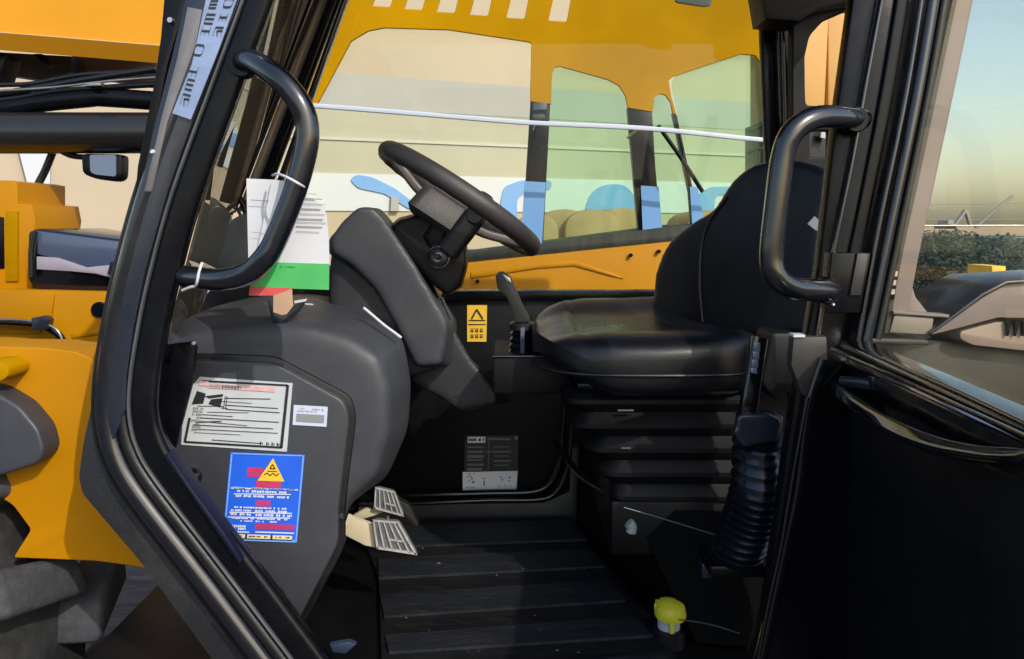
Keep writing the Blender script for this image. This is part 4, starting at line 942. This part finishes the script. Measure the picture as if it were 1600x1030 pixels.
for x in (1574, 1586, 1598): plate('grille_slot', [(x, 502), (x + 8, 502), (x + 2, 526)], 1.302, .01, BLK, rq, bev=0)
plate('sill_bar', [(1345, 528), (1450, 531), (1452, 540), (1343, 536)], 1.29, .04, TAUPE, rq, bev=.003)
# open door, standing nearly square to the cab
dr = empty('cab_door', parent=M)
dA = Vector((.505, 1.235, 0)); dB = Vector((.455, .60, 0)); dn = Vector(((dB - dA).y, -(dB - dA).x, 0)).normalized()   # faces left
if dn.x > 0: dn = -dn
def dpt(x, y, out=0): return Pp(x, y, dA + dn * out, dn)
def dplate(name, pts, out, th, m, bev=.004, r=0, parent=dr):
    if r: pts = rnd(pts, r)
    bm = bmesh.new(); add_plate(bm, [dpt(x, y, out) for x, y in pts], -dn * th, bev); return link(name, bm, m, parent)
dplate('door_panel', [(1304, 560), (1400, 600), (1700, 740), (1700, 2200), (1300, 1250)], .0, .03, BLKG)
dplate('inner_panel', [(1328, 640), (1400, 668), (1640, 770), (1640, 1900), (1322, 1180)], .004, .004, BLKP, .002, 8)
dplate('upper_rail', [(1300, 542), (1312, 533), (1420, 582), (1640, 684), (1700, 712), (1700, 760), (1600, 694), (1420, 602)], .022, .04, BLKG, .005)
sweep('rail_bead', [dpt(1300, 546, .03), dpt(1400, 590, .03), dpt(1640, 700, .03)], circ(.0028, 10), CHROMEB, dr)
sweep('rail_bead', [dpt(1380, 560, .018), dpt(1500, 614, .018), dpt(1660, 690, .018)], circ(.0025, 10), CHROMEB, dr)
sweep('door_pull', cr([dpt(1302, 602, .02), dpt(1320, 620, .045), dpt(1380, 660, .05), dpt(1450, 692, .05), dpt(1530, 710, .05), dpt(1620, 716, .05), dpt(1700, 714, .03)], 8), rr(.018, .012, .005, 4), BLKG, dr)
sweep('latch_lever', cr([P(1316, 597, 1.14), P(1340, 598, 1.12), P(1372, 603, 1.10)], 5), rr(.016, .014, .006), DARKST, dr)
plate('latch_tab', [(1362, 590), (1378, 592), (1378, 612), (1364, 610)], 1.09, .012, DARKST, dr)
bm = bmesh.new(); add_plate(bm, [dpt(x, y, -.012) for x, y in ((1368, 545), (1480, 0), (1515, -160), (2300, -1100), (2300, 1000))], -dn * .004); link('door_glass', bm, GLASSD, dr, smooth=False)

# ============================================================ hanging paper tag
tg = empty('paper_tag'); tag(tg, 'white and green paper tag with string tied to the left grab handle', 'tag')
TD = 1.165
def sheet(name, pts, D, m, parent, curl=.004):
    bm = bmesh.new(); add_plate(bm, [P(x, y, D + curl * math.sin((x + y) * .05)) for x, y in pts], (0, .0008, 0)); return link(name, bm, m, parent, smooth=False)
sheet('left_sheet', [(385, 279), (430, 281), (432, 350), (440, 420), (436, 450), (400, 449), (388, 408)], TD + .012, PAPER, tg, 0)
sheet('right_sheet', [(425, 281), (470, 285), (472, 304), (490, 312), (507, 324), (511, 340), (514, 380), (514.5, 413), (412, 410), (400, 400)], TD + .004, PAPER, tg, 0)
sheet('green_band', [(412, 409.5), (514.5, 412.5), (514, 453), (390, 449), (400, 430)], TD + .002, GREEN, tg, 0)
sheet('red_band', [(390, 448), (455, 450), (457, 455), (430, 462), (389, 462)], TD, RED, tg, 0)
sheet('card_stub', [(427, 462), (456, 452), (458, 478), (448, 491), (440, 492), (427, 488)], TD - .001, KRAFT, tg, 0)
qt = [(385, 281), (514, 281), (514, 413), (385, 413)]
its = []
for k, (a, b, v) in enumerate(((.62, .85, .16), (.62, .92, .22), (.60, .97, .28), (.60, .9, .34), (.62, .95, .40), (.60, .93, .46), (.60, .97, .50), (.60, .92, .55), (.60, .88, .61), (.05, .27, .24), (.06, .2, .62))):
    its.append(stroke((a, v), (b, v + .012), .012 if k % 2 else .007))
marks('print', qt, TD + .003, its, INKG, tg); marks('green_band_text', [(412, 410), (514, 413), (514, 453), (412, 450)], TD + .002, textrow(.25, .5, .15, .06, 1, .3), mat('dark_green_ink', (.03, .22, .08), .5), tg)
marks('punch_hole', qt, TD + .012, [[(.29 + .012 * math.cos(a), .145 + .02 * math.sin(a)) for a in [k * .785 for k in range(8)]]], INK, tg)
w = [(426, 274, 1.15), (434, 272, 1.118), (450, 278, 1.098), (468, 288, 1.098), (476, 294, 1.12), (470, 297, 1.15)]
sweep('string', cr([P(*q) for q in w], 6), circ(.0018, 8), PAPER, tg)
tie = sweep('cable_tie', cr([P(316, 410, 1.12), P(311, 425, 1.118), (P(308, 440, 1.118)), P(305, 447, 1.125), P(297, 449, 1.13), P(285, 454, 1.14)], 6), circ(.002, 8), PAPER, None)
tag(tie, 'short white cable tie around the lower end of the left grab handle', 'cable tie')
cb = empty('torn_bracket', parent=M)
plate('dark_clip', [(418, 468), (428, 470), (430, 490), (445, 496), (460, 478), (480, 468), (462, 492), (438, 508), (424, 500)], 1.36, .01, DARKST, cb, bev=.001)
plate('bright_sliver', [(460, 470), (480, 467), (478, 471), (460, 474)], 1.35, .003, PAPER, cb, bev=0)
plate('wear_sliver', [(476, 474), (489, 475), (489, 477), (477, 476)], 1.35, .003, STW, cb, bev=0)
